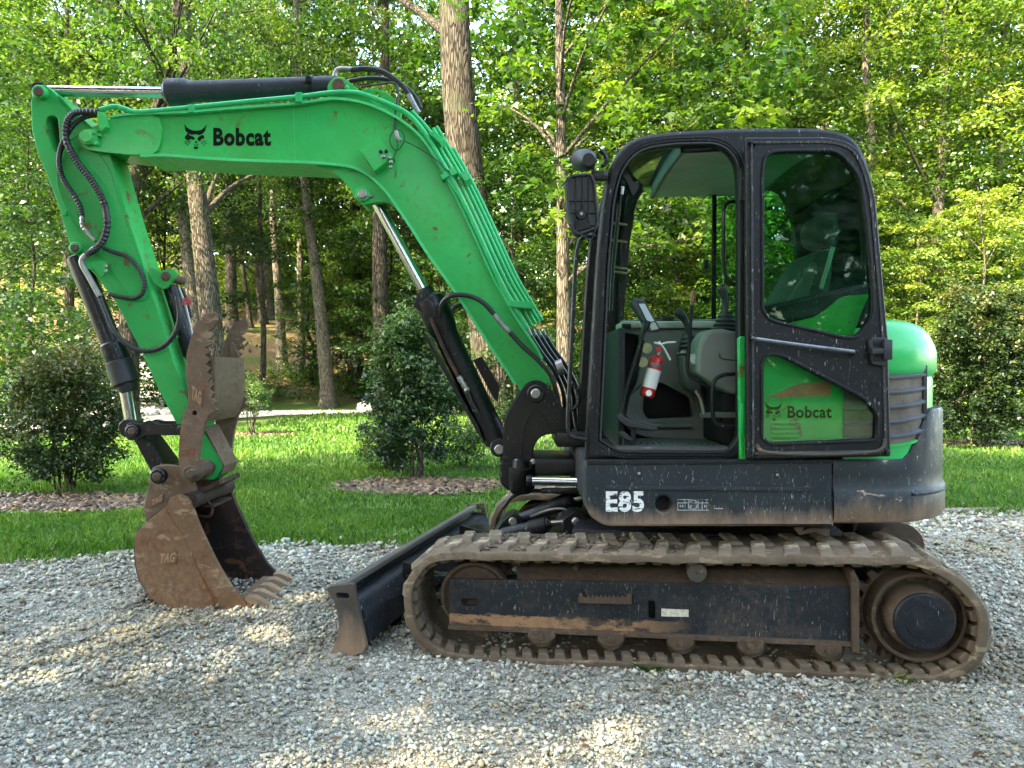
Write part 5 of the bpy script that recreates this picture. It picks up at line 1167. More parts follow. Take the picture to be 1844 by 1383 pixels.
for yy in (HY0 + .03, 4.77, 5.08): E('pivot_collar', MB().lathe(W(341, 852, HY0) + Vector((0, yy - HY0, 0)), W(341, 852, HY0) + Vector((0, yy - HY0 + .05, 0)), [(0, .05), (.1, .062), (.9, .062), (1, .05)], 22), THUMBM, th_)
mark(343, 690, 364, 722, HY0, th_, THUMBM, -12)
# thumb cylinder
tc = cylinder('thumb_cylinder', W(306, 515, 4.97), W(345, 640, 4.97), W(362, 700, 4.9), .046, .026, BLACK)
E('steel_line', tubepx([(322, 518), (332, 545), (340, 575), (347, 606)], 4.91, .008, 8, 4), STEEL, tc)
E('steel_line', tubepx([(328, 520), (338, 545), (345, 572)], 5.0, .010, 8, 4), PLAST, tc)
E('decal', MB().box(W(325, 0, 4.9).x, W(341, 0, 4.9).x, 4.895, 4.90, W(0, 549, 4.9).z, W(0, 537, 4.9).z, 0), simple('red_white_decal', (.35, .06, .06), .5, 0, .5, 60), tc)

# ------------------------------------------------------------------ lift cylinder
lc = E('lift_cylinder', MB().lathe(W(897, 800, 4.95), W(764, 520, 4.95), [(0, .06), (.02, .082), (.70, .082), (.72, .086), (.76, .098), (.90, .108), (.93, .102), (.96, .06), (1, .055)], 28), BLACK)
E('rod', MB().cyl(W(768, 532, 4.95), W(672, 352, 4.95), .036, 24), CHROME, lc)
E('rod_eye', MB().cyl(W(655, 352, 4.89), W(655, 352, 5.01), .058, 22, .006), BLACK, lc)
E('barrel_eye', MB().cyl(W(899, 806, 4.86), W(899, 806, 5.05), .062, 24, .008), BLACK, lc); pin(899, 810, 4.83, 4.86, 9, STEEL, lc, 'pin_cap')
E('port_block', MB().plate(UZ([(752, 528), (762, 520), (778, 556), (766, 566), (744, 552)], 4.88), 4.87, 4.93, .006), BLACK, lc)
E('guard_plate', MB().plate(UZ([(759, 598), (768, 602), (862, 768), (872, 795), (858, 776)], 4.90), 4.88, 5.04, .004), BLACK, lc)
E('guard_plate', MB().plate(UZ([(852, 648), (868, 642), (900, 696), (896, 724), (888, 716)], 5.02), 5.0, 5.05, .004), BLACK, lc)
E('side_tube', tubepx([(776, 572), (800, 630), (824, 676), (842, 712), (856, 742)], 4.85, .013, 8, 4), RUSTD, lc)
E('coupling', tubepx([(826, 678), (836, 694), (843, 706)], 4.85, .020, 8, 3, .15, .02), STEEL, lc)
E('bent_tube', tubepx([(840, 700), (852, 728), (860, 742), (850, 738)], 4.84, .010, 8, 4), PLAST, lc)

# ------------------------------------------------------------------ boom foot, swing casting
fp = UZ(rnd([(909, 752, 6), (936, 706), (948, 689, 12), (966, 683, 16), (983, 690, 10), (996, 708), (1022, 746, 5), (1030, 775), (1000, 780, 6), (975, 784, 14), (962, 800, 10), (959, 830), (905, 832), (907, 770)], 0, 5), 4.76)
sw = E('swing_bracket', MB().plate(fp, 4.74, 4.79, .008), BLACK)
E('bracket_plate', MB().plate(fp, 5.11, 5.16, .008), BLACK, sw)
pin(965, 709, 4.71, 5.18, 16, BLACK, sw, 'hub', 28); pin(965, 709, 4.695, 4.715, 9, STEEL, sw, 'pin_cap', 20)
E('stiffener', MB().plate(UZ(cr([(962, 738), (948, 750), (940, 775), (938, 822), (940, 822), (944, 778), (952, 756), (964, 744), (978, 760), (990, 776), (992, 768), (972, 742)], 3, True), 4.735), 4.728, 4.742, .002), BLACK, sw)
E('casting', MB().plate(UZ(rnd([(899, 832, 6), (962, 826, 6), (966, 860, 8), (962, 886, 10), (920, 888, 14), (900, 872, 10)], 0, 5), 4.72), 4.72, 5.20, .02), BLACK, sw)
E('swing_pin', MB().lathe(W(938, 888, 4.70), W(938, 828, 4.70), [(0, .06), (.1, .075), (.75, .08), (.78, .055), (1, .05)], 24), BLACK, sw)
for (px, py) in ((930, 832), (960, 832)): pin(px, py, 4.68, 4.72, 5, STEEL, sw, 'bolt', 8)
E('swing_rod', MB().cyl(W(956, 866, 4.60), W(1075, 868, 4.55), .028, 20), CHROME, sw)
E('swing_gland', MB().cyl(W(948, 866, 4.60), W(958, 866, 4.60), .036, 20, .004), BLACK, sw)
E('upper_mount', MB().box(W(1000, 0, 4.8).x, .62, 4.62, 5.2, W(0, 800, 4.8).z, W(0, 775, 4.8).z, .01), BLACK, sw)
E('lower_mount', MB().box(W(962, 0, 4.8).x, .70, 4.66, 5.2, W(0, 852, 4.8).z, W(0, 822, 4.8).z, .01), BLACK, sw)
E('guard_shelf', MB().box(W(975, 0, 4.6).x, .55, 4.58, 4.64, W(0, 888, 4.6).z, W(0, 880, 4.6).z, .004), BLACK, sw)
E('loop_hose', tubepx([(1030, 690), (1040, 705), (1042, 722), (1034, 735), (1022, 742)], 4.75, .010, 8, 5), HOSE, sw)
E('mount_bolt', MB().cyl(W(984, 795, 4.66), W(984, 795, 4.62), .014, 10), STEEL, sw)
# ------------------------------------------------------------------ upper structure
YS = 3.68
def X_(px, Y): return W(px, 670, Y).x
def Z_(py, Y): return W(922, py, Y).z
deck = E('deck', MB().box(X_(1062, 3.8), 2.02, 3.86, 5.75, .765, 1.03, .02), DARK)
sk_px = [(1053, 842, .02), (1058, 830, .02), (1502, 828, .004), (1502, 948, .004), (1088, 948, .04), (1056, 925, .05)]
h1 = W(1195, 908, YS); sk = E('side_skirt', MB().plate(rnd(UZ(sk_px, YS), 0, 5), YS, YS + .20, .012, ID, [circ(h1.x, h1.z, .040, 20)]), SKIRT)
E('hole_shade', MB().plate(circ(h1.x, h1.z, .05, 16), YS + .07, YS + .075, 0), DARK, sk)  # black disc standing in for the shaded inside of the skirt hole
E('pressed_ridge', MB().plate(rnd(UZ([(1092, 875), (1466, 877), (1462, 885), (1092, 882)], YS), .006, 3), YS - .009, YS + .004, .004), SKIRT, sk)
E('top_lip', MB().plate(rnd(UZ([(1056, 829), (1500, 827), (1500, 835), (1056, 837)], YS), .008, 3), YS - .006, YS + .02, .004), BLACKG, sk)
for (px, py) in ((1151, 853), (1400, 855)):
    q = pin(px, py, YS - .004, YS + .01, 5.5, BLACK, sk, 'bolt_recess', 16); pin(px, py, YS - .006, YS, 3, STEEL, sk, 'bolt', 8)
E('skirt_bracket', MB().plate(UZ([(1428, 950), (1450, 948), (1445, 956), (1462, 950), (1494, 952), (1494, 968), (1466, 958), (1440, 964)], YS + .05), YS + .05, YS + .06, .002), CREAM if False else BROWN, sk)
# worn white model number and worn sticker
m, nt, b, out = new_mat('worn_white_print')
nn_ = noise(nt, coords(nt, (1, 1, 4)), 18, 6, .7); b.inputs['Roughness'].default_value = .5
nt.links.new(mix(nt, ramp(nt, nn_, [(.40, g3(1)), (.47, g3(0))]), (.68, .69, .66), (.03, .042, .05)), b.inputs['Base Color']); WORN = m
m, nt, b, out = new_mat('worn_line_print')
nn_ = noise(nt, coords(nt, (1, 1, 6)), 26, 6, .7); b.inputs['Roughness'].default_value = .5
nt.links.new(mix(nt, ramp(nt, nn_, [(.44, g3(1)), (.52, g3(0))]), (.30, .33, .33), (.03, .042, .05)), b.inputs['Base Color']); WORNL = m
px_text('E85', 1091, 884, 1160, 922, YS - .0012, WORN, sk, .035)
mb = MB()
def lrect(x0, y0, x1, y1, Y): mb.plate(UZ([(x0, y0), (x1, y0), (x1, y1), (x0, y1)], Y), Y, Y + .0006, 0)
for yy in (899, 905, 918): lrect(1220, yy, 1276, yy + 1.4, YS - .001)
for xx in (1220, 1233, 1239, 1257, 1264, 1272): lrect(xx, 899, xx + 1.2, 919, YS - .0015)
c_ = UZ([(1248, 909)], YS)[0]; mb.plate(circ(c_[0], c_[1], .026, 20), YS - .002, YS - .0014, 0, ID, [circ(c_[0], c_[1], .020, 20)])
for xx in (1224, 1228, 1243, 1253, 1268): lrect(xx, 909, xx + 2.5, 914, YS - .0021)
lrect(1286, 915, 1302, 916.5, YS - .001)
E('worn_sticker', mb, WORNL, sk)

# plan curve of the rear: near side, rounded corner, rear face
def plan(xa, yb, a, b_, e=.83, n=26, x0=None, far=5.85):
    P_ = []
    if x0 is not None: P_ += [(x0 + (xa - x0) * k / 4, yb - b_) for k in range(4)]
    for i in range(n + 1):
        t = (PI / 2) * i / n; P_.append((xa + a * math.sin(t) ** e, yb - b_ * math.cos(t) ** e))
    P_ += [(xa + a, yb + (far - .5 - yb) * k / 4) for k in range(1, 5)] + [(xa + a * .8, far)]
    return P_
def wall_loft(P_, levels, inset=None):
    """levels: (offset outwards, z or function(i)) -> surface"""
    V = []; m_ = len(P_); Fc = []
    nr = []
    for i, p in enumerate(P_):
        t = Vector(P_[min(i + 1, m_ - 1)]) - Vector(P_[max(i - 1, 0)]); t.normalize(); nr.append(Vector((t.y, -t.x)))
    for (o_, z) in levels:
        for i, p in enumerate(P_):
            zz = z(i / (m_ - 1)) if callable(z) else z; V.append((p[0] + nr[i].x * o_, p[1] + nr[i].y * o_, zz))
    for j in range(len(levels) - 1):
        for i in range(m_ - 1): Fc.append((j * m_ + i, j * m_ + i + 1, (j + 1) * m_ + i + 1, (j + 1) * m_ + i))
    return V, Fc
CWP = plan(1.78, 4.56, .675, .885, x0=X_(1503, YS), n=28)
def ztop(f_):
    i = min(len(CWP) - 1, int(round(f_ * (len(CWP) - 1)))); k = max(range(len(CWP)), key=lambda j: CWP[j][0] / CWP[j][1])
    q = 1.0 if i >= k else max(0.0, min(1.0, (CX + F * CWP[i][0] / CWP[i][1] - 1632) / 58))
    return 1.066 + .25 * q * q * (3 - 2 * q)
V, Fc = wall_loft(CWP, [(-.20, .742), (-.05, .735), (-.012, .748), (0, .775), (.0, .90), (-.004, .905), (-.014, .925), (-.014, .985), (-.014, lambda f_: ztop(f_) - .02), (-.022, lambda f_: ztop(f_) - .004), (-.05, ztop), (-.20, ztop)])
cw = E('counterweight', MB().add(V, Fc), painted('counterweight_paint', (.014, .019, .021), .46, (.07, .06, .05), .4, scratch=.5, scratch_col=(.4, .4, .38), var=.15, zdirt=(.74, .87), wear=.12, wearcol=(.30, .21, .14)), ang=40)
V, Fc = wall_loft(CWP[9:19], [(.0, .876), (.008, .882), (.008, .890), (-.002, .897)]); E('pressed_ridge', MB().add(V, Fc), SKIRT, cw)
E('seam_gap', MB().box(X_(1502.5, YS), X_(1505.5, YS), YS + .012, YS + .2, .75, 1.05), DARK, cw)
# hood
HP = plan(1.80, 4.50, .56, .80, x0=1.66, n=28, far=5.75)
V, Fc = wall_loft(HP, [(0, 1.02), (0, 1.12), (0, 1.46), (-.004, 1.475), (.012, 1.50), (.018, 1.52), (.018, 1.60), (.008, 1.64), (-.02, 1.70), (-.06, 1.745), (-.12, 1.77), (-.22, 1.785), (-.45, 1.79), (-.62, 1.79)])
hood = E('hood', MB().add(V, Fc), painted('hood_green_paint', (.0, .36, .085), .30, (.04, .16, .06), .15, var=.06, coat=.12, spec=.35), ang=40)
E('hood_top', MB().box(1.45, 2.0, 4.2, 5.4, 1.74, 1.782, .01), GREEN, hood)
E('exhaust_stub', MB().cyl(W(1561, 612, 4.6), W(1561, 561, 4.6), .035, 14, .004), GREEN, hood)
# grille with louvres on the curved rear corner
idx = [i for i, p in enumerate(HP) if p[0] > 1.50 and p[0] / p[1] < (1666 - CX) / F]
_e = min(idx)
while HP[_e + 1][0] / HP[_e + 1][1] < (1664 - CX) / F: _e += 1
GPn = [HP[i] for i in range(min(idx), _e + 1)]
zt = lambda f_: Z_(668, 3.8) + .03 * f_; zb_ = lambda f_: Z_(800, 3.8) + .05 * f_ ** 3
V, Fc = wall_loft(GPn, [(.003, zb_), (.005, zt)]); gr = E('grille', MB().add(V, Fc), simple('dusty_grille', (.105, .085, .066), .75, 0, .5, 9))
V, Fc = wall_loft(GPn, [(.002, lambda f_: zt(f_)), (.014, lambda f_: zt(f_)), (.014, lambda f_: zt(f_) + .018), (.0, lambda f_: zt(f_) + .020)]); E('grille_frame', MB().add(V, Fc), PLAST, gr)
V, Fc = wall_loft(GPn, [(.002, lambda f_: zb_(f_) - .012), (.016, lambda f_: zb_(f_) - .010), (.016, lambda f_: zb_(f_)), (.002, lambda f_: zb_(f_) + .004)]); E('grille_frame', MB().add(V, Fc), GREEN, gr)
for k in range(5):
    fz = (k + .55) / 5.2
    z0 = lambda f_, fz=fz: zb_(f_) + (zt(f_) - zb_(f_)) * fz
    V, Fc = wall_loft(GPn, [(.003, z0), (.018, lambda f_, z0=z0: z0(f_) - .008), (.020, lambda f_, z0=z0: z0(f_) + .001), (.003, lambda f_, z0=z0: z0(f_) + .014)])
    E('louver', MB().add(V, Fc), simple('louver_plastic', (.055, .060, .064), .5, 0, .3, 9) if k == 0 else bpy.data.materials['louver_plastic'], gr)
e0 = GPn[-1]; E('grille_edge', MB().box(e0[0] - .01, e0[0] + .012, e0[1] - .02, e0[1] + .02, zb_(1), zt(1), .004), PLAST, gr)

# ------------------------------------------------------------------ side body panel seen through the door
PY = 3.706
bodyp = rnd(UZ([(1345, 598), (1425, 581), (1468, 571), (1486, 560), (1500, 548), (1512, 538), (1524, 533), (1566, 529), (1552, 560), (1538, 600), (1534, 640), (1531, 806), (1345, 808)], PY), 0, 5)
sp_ = E('side_panel', MB().plate(bodyp, PY, PY + .03, .001), GREEN)
E('corner_post', MB().plate(UZ([(1531, 600), (1571, 640), (1560, 810), (1531, 806)], PY + .012), PY + .012, PY + .03, .002), GREENT, sp_)
E('stripe', MB().plate(UZ([(1381, 717), (1430, 694), (1496, 684), (1496, 713)], PY - .001), PY - .0012, PY, 0), STRIPE, sp_)
px_text('Bobcat', 1418, 731, 1498, 753, PY - .0012, INK, sp_, .03)
emblem(1393, 741, .225, PY - .0014, INK, sp_)
for k in range(5): E('louver_slot', MB().plate(rnd(UZ([(1388, 759 + k * 8.2), (1441, 759 + k * 8.2), (1441, 764 + k * 8.2), (1388, 764 + k * 8.2)], PY), .004, 2), PY - .012, PY, .004), GREEN, sp_)
E('sticker', MB().plate(UZ([(1535, 783), (1540, 780), (1556, 780), (1556, 790), (1533, 790)], 3.70), 3.70, 3.7008, 0), WHITE, sp_)

# ------------------------------------------------------------------ cab
CY0, CY1 = 3.74, 4.76
cab_out = rnd(UZ([(1054, 828), (1060, 700), (1074, 470), (1084, 360, .12), (1100, 290, .10), (1135, 247, .12), (1200, 236, .10), (1340, 229, .2), (1490, 229, .10), (1545, 246, .12), (1572, 312, .12), (1590, 560), (1596, 828)], CY0), 0, 6)
door_hole = rnd(UZ([(1083, 792), (1088, 700), (1098, 480), (1107, 370), (1120, 308, .12), (1152, 271, .10), (1210, 262, .05), (1296, 260, .07), (1326, 288, .07), (1330, 340), (1330, 790, .05), (1308, 812, .02), (1116, 811, .03)], CY0), 0, 6)
win_hole = rnd(UZ([(1372, 290, .05), (1392, 272, .05), (1530, 272, .08), (1552, 330, .05), (1562, 508, .01), (1372, 552, .01)], CY0), 0, 5)
cab = E('cab', MB().plate(cab_out, CY0, CY0 + .075, .022, ID, [door_hole, win_hole]), BLACKG, ang=50)
# raised bead around the door opening and the sill
def grow(P_, d):
    out = []; m_ = len(P_); ar = sum(P_[i][0] * P_[(i + 1) % m_][1] - P_[(i + 1) % m_][0] * P_[i][1] for i in range(m_)); sg = 1 if ar > 0 else -1
    for i in range(m_):
        t = (Vector(P_[(i + 1) % m_]) - Vector(P_[i - 1])); t.normalize(); out.append((P_[i][0] + t.y * d * sg, P_[i][1] - t.x * d * sg))
    return out
E('door_seal', MB().plate(grow(door_hole, .012), CY0 - .008, CY0 + .01, .003, ID, [grow(door_hole, .002)]), PLAST, cab)
E('door_seal', MB().plate(grow(door_hole, .040), CY0 - .004, CY0 + .01, .002, ID, [grow(door_hole, .034)]), BLACK, cab)
E('sill', MB().plate(UZ([(1108, 805), (1312, 806), (1306, 812), (1112, 811)], CY0), CY0 - .012, CY0 + .10, .003), STEEL if False else painted('worn_sill', (.05, .05, .05), .45, wear=.5, wearcol=(.2, .17, .14)), cab)
# far side frame: front pillar stands further back (tapered cab), rear aligned
XF0, XF1, XN0, XN1 = W(1106, 600, CY1).x, 2.14, W(1060, 600, CY0).x, 1.91
def farx(x): return XF1 - (XF1 - x) * (XF1 - XF0) / (XN1 - XN0)
far_out = [(farx(x), z) for x, z in cab_out]
fh = rnd(UZ([(1117, 640), (1122, 560), (1132, 450), (1142, 372, .08), (1162, 336, .10), (1200, 325, .06), (1455, 327, .06), (1480, 346, .06), (1484, 420), (1484, 572, .02), (1200, 576, .02)], CY1), 0, 5)
fh = rnd(UZ([(1119, 576, .02), (1130, 450), (1142, 372, .08), (1164, 335, .10), (1200, 325, .06), (1455, 327, .06), (1481, 346, .06), (1484, 420), (1484, 572, .02)], CY1), 0, 5)
E('far_frame', MB().plate(far_out, CY1, CY1 + .06, .015, ID, [fh]), BLACK, cab, ang=50)
E('side_window', MB().plate([(x, z) for x, z in fh][0:0] or UZ([(1284, 322), (1490, 322), (1490, 578), (1284, 578)], CY1 + .02), CY1 + .02, CY1 + .025, 0), GLASS, cab)
E('window_bar', MB().box(X_(1281, 4.74), X_(1289, 4.74), 4.735, 4.755, Z_(578, 4.74), Z_(322, 4.74), .002), BLACK, cab)
E('sliding_pane', MB().plate(UZ([(1276, 350), (1284, 330), (1284, 575), (1240, 575), (1262, 460)], 4.72), 4.72, 4.725, 0), GLASSC, cab)
E('window_latch', MB().box(X_(1266, 4.7), X_(1275, 4.7), 4.69, 4.715, Z_(484, 4.7), Z_(468, 4.7), .003), BLACK, cab)
# skin between the two frames: roof, rear
def skin(pts, th, mat, name, o0=CY0 + .06, o1=CY1 + .01, nd=8, par=None, ins=.0, label=None):
    """pts: cab outline points (x, z) on the near frame, swept to the far frame"""
    V = []; Fc = []; n_ = len(pts)
    nm = []
    for i in range(n_):
        t = Vector(pts[min(i + 1, n_ - 1)]) - Vector(pts[max(i - 1, 0)]); t.normalize(); nm.append(Vector((t.y, -t.x)))
    for k in range(nd + 1):
        f_ = k / nd; y = o0 + (o1 - o0) * f_; crown = .02 * math.sin(PI * f_)
        for lay in (0, 1):
            for i, (x, z) in enumerate(pts):
                xx = x - nm[i].x * -(-ins - th * lay) if False else x + nm[i].x * (ins + th * lay); zz = z + nm[i].y * (ins + th * lay)
                V.append((xx + (farx(x) - x) * ((y - CY0) / (CY1 - CY0)), y, zz + crown * (1 if z > 2.3 else 0)))
    S_ = 2 * n_
    for k in range(nd):
        for i in range(n_ - 1):
            a = k * S_ + i; b2 = (k + 1) * S_ + i
            Fc += [(a, a + 1, b2 + 1, b2), (a + n_, b2 + n_, b2 + n_ + 1, a + n_ + 1)]
        for e_ in (0, n_ - 1): a = k * S_ + e_; b2 = (k + 1) * S_ + e_; Fc.append((a, b2, b2 + n_, a + n_))
    o_ = E(name, MB().add(V, Fc), mat, par or cab, ang=50)
    return o_
OC = cab_out; i_top0 = min(range(len(OC)), key=lambda i: (Vector(OC[i]) - W(1084, 360, CY0).xz).length)
def seg(pa, pb):
    ia = min(range(len(OC)), key=lambda i: (Vector(OC[i]) - W(*pa, CY0).xz).length); ib = min(range(len(OC)), key=lambda i: (Vector(OC[i]) - W(*pb, CY0).xz).length)
    s_ = OC[ia:ib + 1]
    if len(s_) < 2: s_ = [tuple(W(*pa, CY0).xz), tuple(W(*pb, CY0).xz)]
    return s_
def along(pa, pb, k=5):
    a, b_ = W(*pa, CY0).xz, W(*pb, CY0).xz; return [tuple(a.lerp(b_, i / k)) for i in range(k + 1)]
glass_front = [tuple(W(x, y, CY0).xz) for x, y in ((1066, 790), (1070, 700), (1080, 500), (1088, 380))]
skin(glass_front, .006, GLASS, 'windshield', ins=.02)
skin([tuple(W(x, y, CY0).xz) for x, y in ((1090, 352), (1096, 325), (1108, 300))], .05, BLACK, 'front_header', ins=.004)
skin([tuple(W(x, y, CY0).xz) for x, y in ((1108, 300), (1126, 270), (1150, 252), (1190, 243), (1232, 239))], .006, GLASS, 'roof_window', ins=.03)
roof_pts = [tuple(W(x, y, CY0).xz) for x, y in ((1232, 238), (1300, 234), (1400, 231), (1485, 231), (1518, 236), (1543, 250), (1558, 275))]
skin(roof_pts, .045, BLACKG, 'roof', ins=.004)
skin([tuple(W(x, y, CY0).xz) for x, y in ((1236, 250), (1300, 247), (1400, 246), (1480, 246))], .02, GREYL, 'headliner', ins=.035)
skin([tuple(W(x, y, CY0).xz) for x, y in ((1230, 240), (1236, 240))], .07, GREYP, 'liner_edge', ins=.01)
skin([tuple(W(x, y, CY0).xz) for x, y in ((1558, 275), (1568, 310))], .04, BLACK, 'rear_header', ins=.004)
skin([tuple(W(x, y, CY0).xz) for x, y in ((1568, 310), (1584, 520))], .006, GLASS, 'rear_window', ins=.02)
skin([tuple(W(x, y, CY0).xz) for x, y in ((1584, 520), (1592, 800))], .04, GREYP, 'rear_wall', ins=.004)
# windshield mechanism on the far pillar and gas strut
E('pillar_trim', MB().plate(rnd(UZ([(1112, 590), (1118, 440), (1130, 352), (1150, 325), (1160, 330), (1144, 375), (1134, 440), (1122, 590)], 4.66), .01, 2), 4.66, 4.72, .004), BLACK, cab)
E('gas_strut', tubepx([(1118, 338), (1112, 400), (1104, 480), (1100, 560)], 3.88, .010, 8, 3), BLACK, cab); E('strut_rod', tubepx([(1121, 336), (1119, 350)], 3.88, .011, 8, 0), WHITE, cab)
E('front_bracket', MB().plate(UZ([(1120, 300), (1128, 306), (1140, 330), (1150, 326), (1150, 340), (1138, 356), (1128, 330), (1120, 316)], 3.95), 3.93, 3.97, .003), BLACK, cab)
for yy in (405, 436, 484, 492): E('frame_rib', tubepx([(1100, yy - 4, 3.9), (1128, yy, 4.6)], 4, .008, 6, 0), BLACK, cab)

# interior
floor_z = Z_(808, 3.86)
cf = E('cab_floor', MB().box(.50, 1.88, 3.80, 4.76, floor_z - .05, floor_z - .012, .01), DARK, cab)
con = rnd(UZ([(1118, 577, .01), (1190, 580), (1280, 575), (1345, 572), (1345, 812), (1150, 785, .03), (1128, 770, .03), (1122, 735, .05), (1146, 690, .05), (1154, 640, .04), (1150, 604), (1118, 598)], 4.52), 0, 5)
fwell = rnd(UZ([(1170, 690, .05), (1190, 689), (1241, 716, .02), (1246, 751, .02), (1165, 755, .03), (1156, 742, .03), (1160, 700)], 4.52), 0, 5)
cons = E('far_console', MB().plate(con, 4.50, 4.56, .010, ID, [fwell]), GREYP, cab)
E('console_top', MB().box(X_(1118, 4.5), X_(1345, 4.5), 4.46, 4.74, Z_(592, 4.5), Z_(579, 4.5), .012), GREYL, cons)
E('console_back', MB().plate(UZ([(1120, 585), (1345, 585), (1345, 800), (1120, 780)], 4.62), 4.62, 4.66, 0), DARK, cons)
E('footwell_frame', MB().plate(grow(fwell, .02), 4.492, 4.505, .004, ID, [fwell]), GREYP, cons)
E('left_trim', MB().plate(rnd(UZ([(1120, 724, .03), (1150, 700, .04), (1160, 690), (1158, 745, .04), (1176, 762), (1246, 762), (1248, 770), (1150, 772, .04), (1126, 752, .03)], 4.44), 0, 4), 4.44, 4.50, .012), GREYP, cons)
for (px, py) in ((1165, 627), (1157, 652)): E('round_sticker', MB().plate(circ(*UZ([(px, py)], 4.50)[0], .032, 18), 4.497, 4.4985, 0), YELL, cons)
E('switch_panel', MB().box(X_(1120, 4.44), X_(1136, 4.44), 4.43, 4.455, Z_(592, 4.44), Z_(583, 4.44), .003), DARK, cons)
E('display_stub', MB().box(X_(1193, 4.5), X_(1213, 4.5), 4.5, 4.6, Z_(578, 4.5), Z_(570, 4.5), .003), DARK, cons)
E('console_hump', MB().plate(rnd(UZ([(1225, 636, .03), (1262, 630), (1262, 712), (1232, 700, .04)], 4.40), 0, 4), 4.38, 4.50, .02), GREYP, cons)
# front lower dark corner
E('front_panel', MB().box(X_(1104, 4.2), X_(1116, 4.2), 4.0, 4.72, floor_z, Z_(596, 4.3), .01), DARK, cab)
# near console box with boot and joystick
nb_ = rnd(UZ([(1273, 594, .03), (1300, 592), (1336, 600), (1336, 712), (1318, 710, .03), (1286, 694, .02), (1254, 672, .02), (1253, 648, .02), (1258, 618, .03)], 3.95), 0, 5)
nc_ = E('near_console', MB().plate(nb_, 3.94, 4.16, .022), simple('console_box_plastic', (.13, .15, .14), .55, 0, .1, 6), cab)
E('console_groove', tubepx([(1296, 636), (1300, 646), (1336, 650)], 3.938, .003, 6, 3), DARK, nc_)
E('knob', MB().lathe(W(1250, 648, 3.97), W(1250, 648, 4.05), [(0, .02), (.3, .035), (1, .035)], 16), GREYL, nc_)
def boot(px0, py0, px1, py1, Y, r0, r1, rings, par):
    prof = []
    for i in range(rings * 2 + 1):
        f_ = i / (rings * 2); prof.append((f_, (r0 + (r1 - r0) * f_) * (1.06 if i % 2 == 0 else .90)))
    return E('boot', MB().lathe(W(px0, py0, Y), W(px1, py1, Y), prof, 20), HOSE, par)
j1 = E('joystick', MB().tube(cr([tuple(W(x, y, 4.05)) for x, y in ((1306, 565), (1307, 548), (1304, 532), (1300, 520), (1296, 514))], 4), [.016, .016, .016, .016, .017, .017, .018, .019, .021, .023, .026, .028, .028, .028, .026, .022, .016], 12), PLAST, nc_)
boot(1306, 601, 1308, 562, 4.05, .085, .035, 5, nc_)
j2 = E('joystick', MB().tube(cr([tuple(W(x, y, 4.40)) for x, y in ((1240, 602), (1236, 584), (1229, 570), (1217, 560))], 4), [.014] * 4 + [.016, .018, .020, .023, .026, .028, .029, .027, .02], 12), PLAST, cons)
boot(1243, 630, 1238, 600, 4.40, .075, .028, 4, cons)
E('lever', tubepx([(1246, 549), (1243, 590), (1240, 630), (1238, 660), (1244, 678), (1262, 688), (1285, 704)], 3.98, .010, 8, 5), BLACK, cab)
E('lever_knob', MB().lathe(W(1246, 551, 3.98), W(1249, 525, 3.98), [(0, .009), (.3, .012), (.7, .018), (.9, .018), (1, .010)], 14), WOOD, cab)
E('boot_plate', MB().plate(UZ([(1226, 632), (1262, 626), (1260, 631), (1226, 637)], 4.36), 4.34, 4.48, .002), GREYL, cons)
# monitor on its bracket
mp = rnd(UZ([(1134, 543, .02), (1142, 537, .01), (1160, 538, .02), (1190, 592, .02), (1186, 598, .01), (1168, 597, .02)], 4.05), 0, 4)
mo = E('monitor', MB().plate(mp, 4.05, 4.12, .010), simple('monitor_shell', (.035, .045, .055), .3, 0, .15, 10), cab)
E('screen', MB().plate(UZ([(1150, 547), (1161, 547), (1178, 578), (1167, 581)], 4.045), 4.043, 4.052, .001), SCREEN, mo)
E('keypad', MB().plate(UZ([(1168, 583), (1179, 580), (1186, 592), (1173, 595)], 4.045), 4.043, 4.052, .001), CREAM if False else GREYL, mo)
E('monitor_bezel', MB().plate(UZ([(1146, 541), (1162, 542), (1188, 592), (1170, 597)], 4.047), 4.046, 4.056, .001), PLAST, mo)
# travel levers and pedals
tl_ = E('travel_lever', tubepx([(1165, 580, 4.0), (1157, 604, 4.0), (1143, 650, 4.0), (1128, 700, 4.0), (1119, 745, 4.0)], 4.0, [.022] * 4 + [.012] * 17, 10, 5) if False else MB().tube(cr([tuple(W(x, y, 4.0)) for x, y in ((1166, 578), (1157, 604), (1143, 650), (1128, 700), (1119, 748))], 5), [.020, .022, .022, .018, .014] + [.011] * 16, 10), BLACK, cab)
E('travel_lever', tubepx([(1158, 612), (1148, 655), (1134, 702), (1124, 748)], 4.12, .010, 8, 4), BLACK, cab)
E('pedal', MB().plate(UZ(rnd([(1108, 747, 3), (1114, 743, 3), (1136, 758, 5), (1180, 768, 3), (1184, 772, 3), (1178, 776, 3), (1128, 768, 5), (1112, 756)], 0, 3), 3.98), 3.95, 4.06, .005), PLAST, cab)
E('pedal', MB().plate(UZ(rnd([(1116, 779, 3), (1122, 776, 3), (1139, 790, 3), (1135, 795, 3), (1120, 788)], 0, 3), 3.90), 3.88, 3.97, .005), PLAST, cab)
E('pedal_post', MB().box(X_(1122, 3.92), X_(1132, 3.92), 3.90, 3.94, floor_z - .01, Z_(786, 3.92), .003), DARK, cab)
E('pedal_post', MB().box(X_(1136, 4.0), X_(1144, 4.0), 3.98, 4.02, floor_z - .01, Z_(770, 4.0), .003), DARK, cab)
